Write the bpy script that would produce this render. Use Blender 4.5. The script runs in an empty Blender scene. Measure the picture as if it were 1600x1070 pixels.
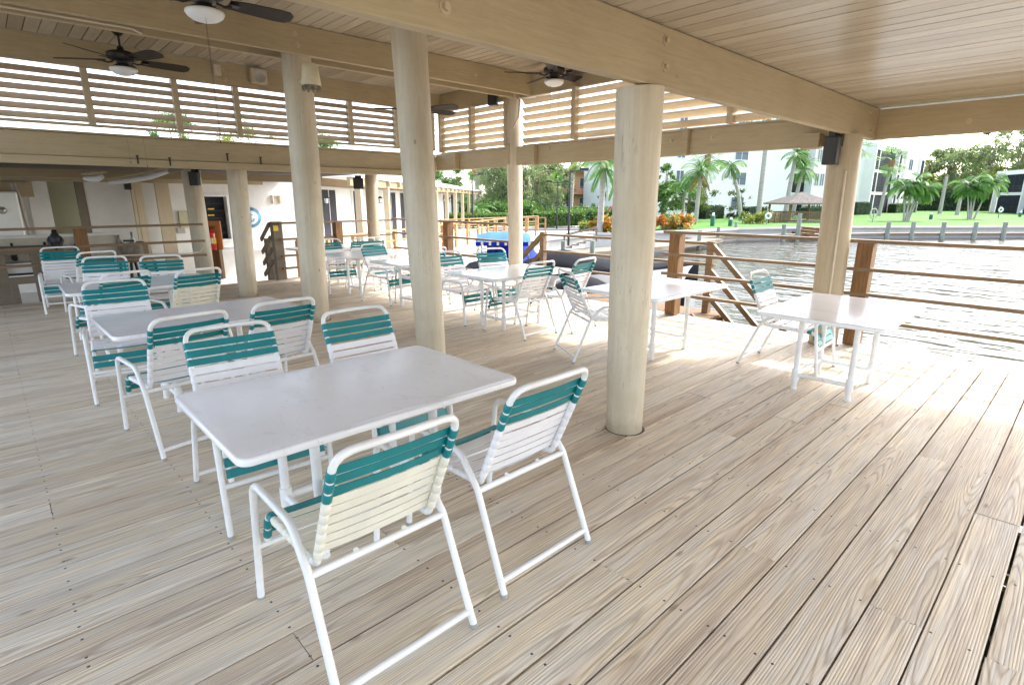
import bpy, math, random
import numpy as np
from mathutils import Vector, Matrix
random.seed(7); RNG = np.random.default_rng(7)
C = bpy.context.scene
COL = C.collection
R = math.radians
# ------------------------------------------------------------------ camera, sky, sun, exposure
CAMH = 1.65
YAW, PITCH, FPX = R(-46.69), R(-14.62), 857.3       # x: toward the right of the deck, y: toward the water
cam_d = bpy.data.cameras.new("camera"); cam = bpy.data.objects.new("camera", cam_d); COL.objects.link(cam)
cam_d.sensor_width = 36.0; cam_d.lens = FPX / 1600 * 36
cam_d.clip_start = 0.05; cam_d.clip_end = 2000
cam.location = (0, 0, CAMH); cam.rotation_euler = (R(90) + PITCH, 0, -YAW)
C.camera = cam
SUN_EL, SUN_AZ = R(43), R(14)                        # azimuth from +y toward +x
w = bpy.data.worlds.new("World"); C.world = w; w.use_nodes = True
wn = w.node_tree.nodes; wl = w.node_tree.links
bg = wn["Background"]; sky = wn.new("ShaderNodeTexSky"); sky.sky_type = 'NISHITA'; sky.sun_disc = False
sky.sun_elevation = SUN_EL; sky.sun_rotation = SUN_AZ
sky.air_density = 1.0; sky.dust_density = 2.5; sky.ozone_density = 1.0
hs = wn.new('ShaderNodeHueSaturation'); hs.inputs['Saturation'].default_value = .65
wl.new(sky.outputs[0], hs.inputs['Color']); wl.new(hs.outputs[0], bg.inputs[0]); bg.inputs[1].default_value = 0.15
sd = bpy.data.lights.new("sun", 'SUN'); so = bpy.data.objects.new("sun", sd); COL.objects.link(so)
sd.energy = 1.15; sd.angle = R(2.6); sd.color = (1, .95, .87)
sdir = Vector((math.sin(SUN_AZ) * math.cos(SUN_EL), math.cos(SUN_AZ) * math.cos(SUN_EL), math.sin(SUN_EL)))
so.rotation_euler = sdir.to_track_quat('Z', 'Y').to_euler(); so.location = (10, 30, 30)
C.view_settings.view_transform = 'Standard'; C.view_settings.look = 'None'
C.view_settings.exposure = 2.43; C.view_settings.gamma = 1.0
C.render.resolution_x = 1024; C.render.resolution_y = 684
C.cycles.max_bounces = 10; C.cycles.diffuse_bounces = 6; C.cycles.glossy_bounces = 3
C.cycles.use_denoising = True; C.cycles.sample_clamp_indirect = 6

# ------------------------------------------------------------------ photo ray helpers (a pixel of the 1600x1070 photo -> a world point)
_f = Vector((math.sin(YAW) * math.cos(PITCH), math.cos(YAW) * math.cos(PITCH), math.sin(PITCH)))
_r = Vector((math.cos(YAW), -math.sin(YAW), 0)); _u = _r.cross(_f); O = Vector((0, 0, CAMH))
def ray(px, py): return _r * ((px - 800) / FPX) + _u * ((535 - py) / FPX) + _f
def atz(px, py, z=0.0): d = ray(px, py); return O + d * ((z - CAMH) / d.z)
def aty(px, py, y): d = ray(px, py); return O + d * (y / d.y)
def atx(px, py, x): d = ray(px, py); return O + d * (x / d.x)
def atd(px, py, dep): return O + ray(px, py) * dep
def ground(px, dep, z=-.3):                          # point below pixel column px at horizontal distance dep along the view axis
    h = Vector((math.sin(YAW), math.cos(YAW), 0)); k = (px - 800) / FPX * (dep * math.cos(PITCH) + (CAMH - z) * .252)
    p = h * dep + _r * k; p.z = z; return p

# ------------------------------------------------------------------ mesh building
class MB:
    def __init__(s): s.v = []; s.f = []; s.m = []; s.uv = []; s.rnd = []; s.cm = 0; s.cr = 0.0; s.sm = []
    def add(s, vs, fs, smooth=False, uvs=None):
        b = len(s.v); s.v.extend([tuple(p) for p in vs])
        for i, f in enumerate(fs):
            s.f.append(tuple(b + k for k in f)); s.m.append(s.cm); s.rnd.append(s.cr); s.sm.append(smooth)
            s.uv.append(uvs[i] if uvs else None)
    def box(s, lo, hi):
        x0, y0, z0 = lo; x1, y1, z1 = hi
        s.add([(x0,y0,z0),(x1,y0,z0),(x1,y1,z0),(x0,y1,z0),(x0,y0,z1),(x1,y0,z1),(x1,y1,z1),(x0,y1,z1)],
              [(0,3,2,1),(4,5,6,7),(0,1,5,4),(1,2,6,5),(2,3,7,6),(3,0,4,7)])
    def cbox(s, c, size, rz=0.0, M=None):
        hx, hy, hz = size[0]/2, size[1]/2, size[2]/2
        m = M if M is not None else Matrix.Rotation(rz, 3, 'Z')
        vs = [Vector(c) + m @ Vector((sx*hx, sy*hy, sz*hz)) for sx, sy, sz in
              ((-1,-1,-1),(1,-1,-1),(1,1,-1),(-1,1,-1),(-1,-1,1),(1,-1,1),(1,1,1),(-1,1,1))]
        s.add(vs, [(0,3,2,1),(4,5,6,7),(0,1,5,4),(1,2,6,5),(2,3,7,6),(3,0,4,7)])
    def bar(s, p, q, wd, ht, up=(0,0,1)):            # rectangular bar from p to q
        p, q = Vector(p), Vector(q); d = (q-p).normalized(); u = Vector(up)
        side = d.cross(u).normalized(); u2 = side.cross(d)
        m = Matrix((d, side, u2)).transposed()
        s.cbox((p+q)/2, ((q-p).length, wd, ht), M=m)
    def tube(s, path, r, n=10, cap=True, radii=None, closed=False):
        P = [Vector(p) for p in path]; N = len(P); rings = []
        ref = None
        for i in range(N):
            if closed: t = (P[(i+1) % N] - P[i-1]).normalized()
            elif i == 0: t = (P[1]-P[0]).normalized()
            elif i == N-1: t = (P[-1]-P[-2]).normalized()
            else: t = ((P[i+1]-P[i]).normalized() + (P[i]-P[i-1]).normalized()).normalized()
            if ref is None:
                ref = Vector((0,0,1)) if abs(t.z) < .9 else Vector((1,0,0))
            a = (ref - t*ref.dot(t)).normalized(); b = t.cross(a); ref = a
            rr = radii[i] if radii else r
            rings.append([P[i] + (a*math.cos(k*2*math.pi/n) + b*math.sin(k*2*math.pi/n))*rr for k in range(n)])
        vs = [v for ring in rings for v in ring]; fs = []
        for i in range(N if closed else N-1):
            j = (i+1) % N
            for k in range(n): fs.append((i*n+k, i*n+(k+1)%n, j*n+(k+1)%n, j*n+k))
        s.add(vs, fs, True)
        if cap and not closed:
            s.add(rings[0], [tuple(range(n))[::-1]]); s.add(rings[-1], [tuple(range(n))])
    def cyl(s, p, q, r, r2=None, n=16): s.tube([p, q], r, n, radii=[r, r if r2 is None else r2])
    def lathe(s, prof, c=(0,0,0), n=20, M=None):     # prof: (radius, z)
        m = M if M is not None else Matrix.Identity(3); c = Vector(c); vs = []; fs = []
        for rr, z in prof:
            for k in range(n):
                a = k*2*math.pi/n; vs.append(c + m @ Vector((rr*math.cos(a), rr*math.sin(a), z)))
        for i in range(len(prof)-1):
            for k in range(n): fs.append((i*n+k, i*n+(k+1)%n, (i+1)*n+(k+1)%n, (i+1)*n+k))
        s.add(vs, fs, True)
    def prism(s, pts, z0, z1):                       # plan outline extruded
        n = len(pts); vs = [(x,y,z0) for x,y in pts] + [(x,y,z1) for x,y in pts]
        s.add(vs, [tuple(range(n))[::-1], tuple(range(n, 2*n))] + [(i,(i+1)%n,n+(i+1)%n,n+i) for i in range(n)])
    def build(s, name, mats, parent=None, bevel=0.0, loc=None):
        me = bpy.data.meshes.new(name); me.from_pydata(s.v, [], s.f)
        for m in (mats if isinstance(mats, (list, tuple)) else [mats]): me.materials.append(m)
        me.polygons.foreach_set('material_index', s.m); me.polygons.foreach_set('use_smooth', s.sm)
        if any(s.rnd):
            a = me.attributes.new('rnd', 'FLOAT', 'FACE'); a.data.foreach_set('value', s.rnd)
        if any(u is not None for u in s.uv):
            ul = me.uv_layers.new(name='UVMap'); flat = []
            for f, u in zip(s.f, s.uv):
                for k in range(len(f)): flat.extend(u[k] if u else (0, 0))
            ul.data.foreach_set('uv', flat)
        me.update()
        o = bpy.data.objects.new(name, me); COL.objects.link(o)
        if parent is not None: o.parent = parent
        if loc is not None: o.location = loc
        if bevel:
            b = o.modifiers.new('bevel', 'BEVEL'); b.width = bevel; b.segments = 2; b.limit_method = 'ANGLE'
        return o
def tag(o, label=None, cat=None, group=None, kind=None):
    if label: o['label'] = label
    if cat: o['category'] = cat
    if group: o['group'] = group
    if kind: o['kind'] = kind
    return o
def thing(name, label, cat, loc=(0,0,0), rz=0.0, group=None):
    o = bpy.data.objects.new(name, None); COL.objects.link(o); o.location = loc; o.rotation_euler = (0,0,rz)
    o.empty_display_size = .1
    return tag(o, label, cat, group)
KIDS = {}
def copy_tree(o, parent=None):
    if not KIDS:
        pass
    c = o.copy(); COL.objects.link(c)
    if parent is not None: c.parent = parent
    for ch in [x for x in COL.objects if x.parent == o]: copy_tree(ch, c)
    return c

# ------------------------------------------------------------------ materials
def newmat(name):
    m = bpy.data.materials.new(name); m.use_nodes = True; nt = m.node_tree
    return m, nt.nodes, nt.links, nt.nodes["Principled BSDF"]
def ramp(n, stops):
    r = n.new('ShaderNodeValToRGB'); e = r.color_ramp.elements
    while len(e) < len(stops): e.new(.5)
    for i, (p, c) in enumerate(stops): e[i].position = p; e[i].color = (*c, 1)
    return r
def math_(n, l, op, a, b=None, c=None):
    x = n.new('ShaderNodeMath'); x.operation = op
    for i, v in enumerate((a, b, c)):
        if v is None: continue
        if isinstance(v, (int, float)): x.inputs[i].default_value = v
        else: l.new(v, x.inputs[i])
    return x.outputs[0]
def mixc(n, l, f, a, b, mode='MIX'):
    x = n.new('ShaderNodeMix'); x.data_type = 'RGBA'; x.blend_type = mode
    for i, v in ((0, f), (6, a), (7, b)):
        if isinstance(v, (int, float)): x.inputs[i].default_value = v
        elif isinstance(v, tuple): x.inputs[i].default_value = (*v, 1)
        else: l.new(v, x.inputs[i])
    return x.outputs[2]
def noise(n, l, vec, scale, detail=4, rough=.55, dist=0.0):
    x = n.new('ShaderNodeTexNoise'); x.inputs['Scale'].default_value = scale; x.inputs['Detail'].default_value = detail
    x.inputs['Roughness'].default_value = rough; x.inputs['Distortion'].default_value = dist
    if vec is not None: l.new(vec, x.inputs['Vector'])
    return x
def mapping(n, l, vec, sc=(1,1,1), loc=(0,0,0), rot=(0,0,0)):
    x = n.new('ShaderNodeMapping'); x.inputs['Scale'].default_value = sc; x.inputs['Location'].default_value = loc
    x.inputs['Rotation'].default_value = rot; l.new(vec, x.inputs['Vector']); return x.outputs[0]
def simple(name, col, rough=.5, metal=0.0, var=.12, scale=6, bump=0.0, coat=0.0, bscale=60, stretch=(1,1,1), spec=.5):
    m, n, l, p = newmat(name)
    tc = n.new('ShaderNodeTexCoord'); v = mapping(n, l, tc.outputs['Object'], stretch)
    nz = noise(n, l, v, scale, 5, .6)
    lo = tuple(c*(1-var) for c in col); hi = tuple(min(1, c*(1+var)) for c in col)
    r = ramp(n, [(.3, lo), (.7, hi)]); l.new(nz.outputs[0], r.inputs[0]); l.new(r.outputs[0], p.inputs['Base Color'])
    p.inputs['Roughness'].default_value = rough; p.inputs['Metallic'].default_value = metal
    p.inputs['Coat Weight'].default_value = coat; p.inputs['Specular IOR Level'].default_value = spec
    if bump:
        nb = noise(n, l, v, bscale, 4, .6); b = n.new('ShaderNodeBump'); b.inputs['Strength'].default_value = bump
        b.inputs['Distance'].default_value = .01; l.new(nb.outputs[0], b.inputs['Height']); l.new(b.outputs[0], p.inputs['Normal'])
    return m
def painted_wood(name, col, axis, rough=.5, grime=.5, grain=.35, con=.86, rnd=False):
    """rough sawn timber under paint, grain along axis 0/1/2"""
    m, n, l, p = newmat(name)
    tc = n.new('ShaderNodeTexCoord'); st = [14, 14, 14]; st[axis] = .9
    v = mapping(n, l, tc.outputs['Object'], tuple(st))
    g = noise(n, l, v, 3.2, 8, .65, .6); big = noise(n, l, tc.outputs['Object'], 1.3, 5, .6)
    r = ramp(n, [(.34, tuple(c*con for c in col)), (.60, col)]); l.new(g.outputs[0], r.inputs[0])
    r2 = ramp(n, [(.3, (.80, .77, .72)), (.62, (1, 1, 1))]); l.new(big.outputs[0], r2.inputs[0])
    c1 = mixc(n, l, grime, r.outputs[0], r2.outputs[0], 'MULTIPLY')
    # dark knots and nail marks
    vo = n.new('ShaderNodeTexVoronoi'); vo.inputs['Scale'].default_value = 1.0
    st2 = [3.2, 3.2, 3.2]; st2[axis] = 1.6
    l.new(mapping(n, l, tc.outputs['Object'], tuple(st2)), vo.inputs['Vector'])
    k = ramp(n, [(.0, (1, 1, 1)), (.05, (0, 0, 0))]); l.new(vo.outputs['Distance'], k.inputs[0])
    c2 = mixc(n, l, math_(n, l, 'MULTIPLY', k.outputs[0], .55), c1, tuple(c*.42 for c in col))
    if rnd:
        at = n.new('ShaderNodeAttribute'); at.attribute_name = 'rnd'; tr = ramp(n, [(0, (.80, .78, .76)), (.6, (1, 1, 1)), (1, (1.12, 1.13, 1.16))]); l.new(at.outputs['Fac'], tr.inputs[0])
        c2 = mixc(n, l, 1.0, c2, tr.outputs[0], 'MULTIPLY')
    flk = noise(n, l, mapping(n, l, tc.outputs['Object'], tuple(x*3 for x in st)), 3.5, 3, .6); fk = ramp(n, [(.66, (0,0,0)), (.72, (1,1,1))]); l.new(flk.outputs[0], fk.inputs[0])
    c2 = mixc(n, l, math_(n, l, 'MULTIPLY', fk.outputs[0], .4), c2, tuple(c*.5 for c in col))
    l.new(c2, p.inputs['Base Color']); p.inputs['Roughness'].default_value = rough
    b = n.new('ShaderNodeBump'); b.inputs['Strength'].default_value = grain; b.inputs['Distance'].default_value = .006
    fine = noise(n, l, v, 9, 6, .7, .3); s = math_(n, l, 'ADD', g.outputs[0], math_(n, l, 'MULTIPLY', fine.outputs[0], .5))
    l.new(s, b.inputs['Height']); l.new(b.outputs[0], p.inputs['Normal'])
    return m
TAN = (.47, .38, .235)
M_beam_y = painted_wood('tan_paint_y', TAN, 1); M_beam_x = painted_wood('tan_paint_x', TAN, 0)
M_beam_z = painted_wood('tan_paint_z', (.56, .46, .31), 2)
M_slat_y = painted_wood('tan_slat_y', (.60, .47, .32), 1, grime=.3); M_slat_x = painted_wood('tan_slat_x', (.66, .54, .38), 0, grime=.3)
M_ceil = painted_wood('tan_ceiling', (.53, .46, .355), 0, rough=.22, grime=.4, grain=.10, rnd=True)
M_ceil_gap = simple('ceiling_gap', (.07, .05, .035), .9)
def pole_mat():
    m, n, l, p = newmat('pole_paint')
    tc = n.new('ShaderNodeTexCoord'); v = mapping(n, l, tc.outputs['Object'], (9, 9, .8))
    g = noise(n, l, v, 2.5, 8, .65, .4); big = noise(n, l, tc.outputs['Object'], 2.2, 6, .65)
    r = ramp(n, [(.3, (.545, .475, .36)), (.65, (.64, .57, .44))]); l.new(g.outputs[0], r.inputs[0])
    r2 = ramp(n, [(.25, (.80, .76, .68)), (.6, (1, 1, 1))]); l.new(big.outputs[0], r2.inputs[0])
    c = mixc(n, l, .8, r.outputs[0], r2.outputs[0], 'MULTIPLY')
    vo = n.new('ShaderNodeTexVoronoi'); l.new(mapping(n, l, tc.outputs['Object'], (5, 5, 2.2)), vo.inputs['Vector'])
    vo.inputs['Scale'].default_value = 1
    k = ramp(n, [(0, (1,1,1)), (.035, (1,1,1)), (.075, (0,0,0))]); l.new(vo.outputs['Distance'], k.inputs[0])
    c = mixc(n, l, math_(n, l, 'MULTIPLY', k.outputs[0], .75), c, (.20, .15, .10))
    cr = noise(n, l, mapping(n, l, tc.outputs['Object'], (26, 26, .7)), 1.6, 3, .5, .2)   # long drying checks
    kc = ramp(n, [(.485, (0,0,0)), (.5, (1,1,1)), (.515, (0,0,0))]); l.new(cr.outputs[0], kc.inputs[0])
    gate = ramp(n, [(.52, (0,0,0)), (.6, (1,1,1))]); l.new(big.outputs[0], gate.inputs[0])
    cm = math_(n, l, 'MULTIPLY', kc.outputs[0], gate.outputs[0])
    c = mixc(n, l, math_(n, l, 'MULTIPLY', cm, .75), c, (.22, .175, .12))
    sz = n.new('ShaderNodeSeparateXYZ'); l.new(tc.outputs['Object'], sz.inputs[0])      # scuffed, muddy foot
    ft = math_(n, l, 'ADD', sz.outputs[2], math_(n, l, 'MULTIPLY', noise(n, l, tc.outputs['Object'], 11, 4, .6).outputs[0], .22)); fr_ = ramp(n, [(.12, (1,1,1)), (.24, (0,0,0))]); l.new(ft, fr_.inputs[0])
    c = mixc(n, l, math_(n, l, 'MULTIPLY', fr_.outputs[0], .55), c, (.27, .21, .14))
    l.new(c, p.inputs['Base Color']); p.inputs['Roughness'].default_value = .42
    b = n.new('ShaderNodeBump'); b.inputs['Strength'].default_value = .3; b.inputs['Distance'].default_value = .01
    l.new(math_(n, l, 'SUBTRACT', g.outputs[0], cm), b.inputs['Height']); l.new(b.outputs[0], p.inputs['Normal'])
    return m
M_pole = pole_mat()
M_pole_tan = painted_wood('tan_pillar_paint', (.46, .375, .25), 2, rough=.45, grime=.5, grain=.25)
def board_mat(name, base, dark, grey, screws=True, freq=150.0, warm=(.50,.345,.215)):
    """weathered flat sawn boards: uv = metres across / along the board, 'rnd' = one number per board"""
    m, n, l, p = newmat(name)
    uv = n.new('ShaderNodeUVMap'); uv.uv_map = 'UVMap'; sep = n.new('ShaderNodeSeparateXYZ'); l.new(uv.outputs[0], sep.inputs[0])
    at = n.new('ShaderNodeAttribute'); at.attribute_name = 'rnd'; rnd = at.outputs['Fac']
    u, v = sep.outputs[0], sep.outputs[1]
    off = math_(n, l, 'MULTIPLY', rnd, 37.0)
    cx = n.new('ShaderNodeCombineXYZ'); l.new(math_(n, l, 'ADD', math_(n, l, 'MULTIPLY', v, .30), off), cx.inputs[0]); l.new(off, cx.inputs[1])
    n1 = noise(n, l, cx.outputs[0], 1.0, 2, .45)                      # how deep the cut runs under the pith
    cx2 = n.new('ShaderNodeCombineXYZ'); l.new(math_(n, l, 'ADD', math_(n, l, 'MULTIPLY', v, 1.5), off), cx2.inputs[0])
    l.new(math_(n, l, 'MULTIPLY', u, 9.0), cx2.inputs[1]); l.new(off, cx2.inputs[2])
    n2 = noise(n, l, cx2.outputs[0], 1.0, 3, .5)                       # wobble, knots
    depth = math_(n, l, 'ADD', math_(n, l, 'MULTIPLY', math_(n, l, 'SUBTRACT', n1.outputs[0], .33), .24), math_(n, l, 'MULTIPLY', n2.outputs[0], .028))
    us = math_(n, l, 'ADD', u, math_(n, l, 'MULTIPLY', math_(n, l, 'SUBTRACT', math_(n, l, 'FRACT', math_(n, l, 'MULTIPLY', rnd, 7.31)), .5), .16))
    rr = math_(n, l, 'SQRT', math_(n, l, 'ADD', math_(n, l, 'MULTIPLY', us, us), math_(n, l, 'MULTIPLY', depth, depth)))
    ph = math_(n, l, 'MULTIPLY', rr, freq*2*math.pi/1.0)
    ring = math_(n, l, 'ADD', math_(n, l, 'MULTIPLY', math_(n, l, 'SINE', ph), .5), .5)
    ring = math_(n, l, 'POWER', ring, 3.0)
    cx3 = n.new('ShaderNodeCombineXYZ'); l.new(math_(n, l, 'ADD', math_(n, l, 'MULTIPLY', v, 3.0), off), cx3.inputs[0])
    l.new(math_(n, l, 'MULTIPLY', u, 160.0), cx3.inputs[1]); l.new(off, cx3.inputs[2])
    fib = noise(n, l, cx3.outputs[0], 1.0, 5, .6)
    cx4 = n.new('ShaderNodeCombineXYZ'); l.new(math_(n, l, 'ADD', math_(n, l, 'MULTIPLY', v, 1.1), off), cx4.inputs[0])
    l.new(math_(n, l, 'MULTIPLY', u, 12.0), cx4.inputs[1]); l.new(off, cx4.inputs[2])
    pat = noise(n, l, cx4.outputs[0], 1.6, 5, .6)
    g = mixc(n, l, pat.outputs[0], base, grey)
    pr = ramp(n, [(.40, (0,0,0)), (.60, (1,1,1))]); l.new(pat.outputs[0], pr.inputs[0])
    g = mixc(n, l, pr.outputs[0], base, grey)
    rb = noise(n, l, cx4.outputs[0], .8, 4, .6); rbr = ramp(n, [(.50, (0,0,0)), (.66, (1,1,1))]); l.new(rb.outputs[0], rbr.inputs[0])
    g = mixc(n, l, math_(n, l, 'MULTIPLY', rbr.outputs[0], .55), g, warm)
    c = mixc(n, l, math_(n, l, 'MULTIPLY', ring, .50), g, dark)
    fr = ramp(n, [(.36, (.64, .61, .57)), (.50, (.95, .95, .95)), (.66, (1.2, 1.2, 1.2))]); l.new(fib.outputs[0], fr.inputs[0])
    c = mixc(n, l, .75, c, fr.outputs[0], 'MULTIPLY')
    # board to board shift of tone
    t = math_(n, l, 'FRACT', math_(n, l, 'MULTIPLY', rnd, 13.7))
    tr = ramp(n, [(0, (.84, .80, .76)), (.5, (.96, .95, .93)), (1, (1.04, 1.04, 1.04))]); l.new(t, tr.inputs[0])
    c = mixc(n, l, .9, c, tr.outputs[0], 'MULTIPLY')
    # knots
    vo = n.new('ShaderNodeTexVoronoi'); cx5 = n.new('ShaderNodeCombineXYZ')
    l.new(math_(n, l, 'ADD', math_(n, l, 'MULTIPLY', v, 2.0), off), cx5.inputs[0]); l.new(math_(n, l, 'ADD', math_(n, l, 'MULTIPLY', u, 5.5), off), cx5.inputs[1])
    l.new(cx5.outputs[0], vo.inputs['Vector']); vo.inputs['Scale'].default_value = 1
    kn = ramp(n, [(0, (1,1,1)), (.05, (.5,.5,.5)), (.085, (0,0,0))]); l.new(vo.outputs['Distance'], kn.inputs[0])
    c = mixc(n, l, math_(n, l, 'MULTIPLY', kn.outputs[0], .8), c, tuple(x*.38 for x in dark))
    if screws:                                                        # pairs of screw heads over each joist
        vm = math_(n, l, 'SUBTRACT', math_(n, l, 'FRACT', math_(n, l, 'ADD', math_(n, l, 'DIVIDE', v, .61), .5)), .5)
        vm = math_(n, l, 'MULTIPLY', vm, .61)
        jit = math_(n, l, 'MULTIPLY', math_(n, l, 'SUBTRACT', t, .5), .02)
        um = math_(n, l, 'SUBTRACT', math_(n, l, 'ABSOLUTE', math_(n, l, 'ADD', u, jit)), .062)
        dd = math_(n, l, 'SQRT', math_(n, l, 'ADD', math_(n, l, 'MULTIPLY', vm, vm), math_(n, l, 'MULTIPLY', um, um)))
        sc = math_(n, l, 'LESS_THAN', dd, .0056)
        c = mixc(n, l, sc, c, (.05, .045, .045))
    l.new(c, p.inputs['Base Color']); p.inputs['Roughness'].default_value = .62
    b = n.new('ShaderNodeBump'); b.inputs['Strength'].default_value = .5; b.inputs['Distance'].default_value = .004
    h = math_(n, l, 'SUBTRACT', math_(n, l, 'MULTIPLY', fib.outputs[0], .8), math_(n, l, 'MULTIPLY', ring, .6))
    l.new(h, b.inputs['Height']); l.new(b.outputs[0], p.inputs['Normal'])
    return m
M_deck = board_mat('deck_boards', (.77, .66, .495), (.33, .23, .14), (.73, .68, .595), freq=115.0)
M_rail = painted_wood('treated_pine', (.25, .165, .09), 0, rough=.6, grime=.6, grain=.4, con=.6)
M_post = painted_wood('treated_pine_post', (.25, .122, .036), 2, rough=.65, grime=.9, grain=.5, con=.42)
M_oldwood = painted_wood('weathered_timber', (.23, .19, .14), 1, rough=.8, grime=.8, grain=.6)
def frame_mat():
    m, n, l, p = newmat('white_powder_coat'); tc = n.new('ShaderNodeTexCoord')
    a = noise(n, l, tc.outputs['Object'], 5, 5, .65); b_ = noise(n, l, tc.outputs['Object'], 34, 3, .6)
    r = ramp(n, [(.3, (.70, .695, .67)), (.6, (.81, .81, .81))]); l.new(a.outputs[0], r.inputs[0])
    k = ramp(n, [(.70, (0,0,0)), (.74, (1,1,1))]); l.new(b_.outputs[0], k.inputs[0])
    l.new(mixc(n, l, math_(n, l, 'MULTIPLY', k.outputs[0], .7), r.outputs[0], (.34, .31, .27)), p.inputs['Base Color'])
    p.inputs['Roughness'].default_value = .28; return m
M_white = frame_mat()
M_cap = simple('grey_foot_cap', (.30, .30, .29), .6)
M_teal = simple('teal_vinyl', (.0, .19, .205), .38, var=.08, scale=9, bump=.03)
M_wstrap = simple('white_vinyl', (.78, .775, .80), .42, var=.04, scale=8, bump=.03)
M_cream = simple('aged_cream_vinyl', (.76, .735, .62), .45, var=.06, scale=8, bump=.03)
def top_mat():
    m, n, l, p = newmat('fibreglass_table_top')
    tc = n.new('ShaderNodeTexCoord'); a = noise(n, l, tc.outputs['Object'], 3, 5, .6); b_ = noise(n, l, tc.outputs['Object'], 45, 4, .6)
    r = ramp(n, [(.35, (.86, .855, .87)), (.65, (.91, .905, .92))]); l.new(a.outputs[0], r.inputs[0]); sc = noise(n, l, mapping(n, l, tc.outputs['Object'], (2, 40, 1), (0,0,0), (0,0,.6)), 3, 3, .5)
    sm = noise(n, l, mapping(n, l, tc.outputs['Object'], (1.2, 3.5, 1), (0,0,0), (0,0,.9)), 2.2, 6, .7, 1.2)
    kr = ramp(n, [(.55, (0,0,0)), (.75, (1,1,1))]); l.new(sm.outputs[0], kr.inputs[0])
    sp = noise(n, l, tc.outputs['Object'], 28, 2, .5); ks = ramp(n, [(.70, (0,0,0)), (.74, (1,1,1))]); l.new(sp.outputs[0], ks.inputs[0])
    cc = mixc(n, l, math_(n, l, 'MULTIPLY', kr.outputs[0], .45), r.outputs[0], (.55, .53, .49))
    cc = mixc(n, l, math_(n, l, 'MULTIPLY', ks.outputs[0], .35), cc, (.35, .33, .29)); l.new(cc, p.inputs['Base Color'])
    rr = math_(n, l, 'ADD', .08, math_(n, l, 'MULTIPLY', a.outputs[0], .14)); l.new(rr, p.inputs['Roughness'])
    b = n.new('ShaderNodeBump'); b.inputs['Strength'].default_value = .10; b.inputs['Distance'].default_value = .004
    l.new(math_(n, l, 'ADD', b_.outputs[0], sc.outputs[0]), b.inputs['Height']); l.new(b.outputs[0], p.inputs['Normal'])
    return m
M_top = top_mat()
M_dark = simple('dark_bronze_metal', (.018, .016, .016), .42, var=.2)
M_blade = simple('dark_fan_blade', (.022, .017, .015), .5, var=.3, stretch=(1, 8, 1))
M_globe = simple('frosted_glass_globe', (.82, .84, .86), .3, var=.02)
M_black = simple('black_plastic', (.02, .02, .022), .45)
M_grey = simple('grey_box', (.42, .40, .37), .5)
M_tanmetal = simple('tan_conduit', (.58, .50, .38), .45)
M_stucco = simple('white_stucco', (.74, .73, .70), .9, var=.06, scale=3, bump=.5, bscale=40)
M_stucco_o = simple('olive_stucco', (.50, .46, .30), .9, var=.08, scale=3, bump=.5, bscale=40)
M_facade = simple('white_painted_block', (.74, .715, .69), .85, var=.04, scale=.6)
M_peach = simple('peach_stucco', (.74, .43, .25), .9, var=.06)
M_beige = simple('beige_trim', (.62, .54, .42), .7)
M_screen = simple('dark_screen', (.022, .026, .034), .9, spec=.1, var=.3, scale=1.5)
M_doorglass = simple('dark_door_glass', (.028, .028, .036), .5, spec=.15, var=.3, scale=2)
M_wroof = simple('white_roof_membrane', (.82, .81, .79), .8, var=.04, scale=2)
def shingle():
    m, n, l, p = newmat('shingle_roof'); tc = n.new('ShaderNodeTexCoord')
    vo = n.new('ShaderNodeTexVoronoi'); l.new(mapping(n, l, tc.outputs['Object'], (2.2, 2.2, 5)), vo.inputs['Vector'])
    r = ramp(n, [(0, (.055, .046, .04)), (.5, (.10, .085, .075)), (1, (.17, .15, .135))]); l.new(vo.outputs['Color'], r.inputs[0])
    l.new(r.outputs[0], p.inputs['Base Color']); p.inputs['Roughness'].default_value = .9; return m
M_shingle = shingle()
def glass_win():
    m, n, l, p = newmat('window_glass'); p.inputs['Base Color'].default_value = (.10, .14, .19, 1); p.inputs['Roughness'].default_value = .08
    p.inputs['Specular IOR Level'].default_value = .3; return m
M_win = glass_win()
def grass_mat():
    m, n, l, p = newmat('lawn_grass'); tc = n.new('ShaderNodeTexCoord')
    a = noise(n, l, tc.outputs['Object'], .12, 5, .6); b = noise(n, l, tc.outputs['Object'], 9, 6, .7)
    r = ramp(n, [(.32, (.038, .15, .003)), (.58, (.065, .20, .004)), (.74, (.15, .20, .02))]); l.new(a.outputs[0], r.inputs[0])
    r2 = ramp(n, [(.3, (.6, .6, .6)), (.7, (1.2, 1.2, 1.2))]); l.new(b.outputs[0], r2.inputs[0])
    l.new(mixc(n, l, .8, r.outputs[0], r2.outputs[0], 'MULTIPLY'), p.inputs['Base Color']); p.inputs['Roughness'].default_value = .9
    bb = n.new('ShaderNodeBump'); bb.inputs['Strength'].default_value = .6; bb.inputs['Distance'].default_value = .05
    l.new(b.outputs[0], bb.inputs['Height']); l.new(bb.outputs[0], p.inputs['Normal']); return m
M_grass = grass_mat()
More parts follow.
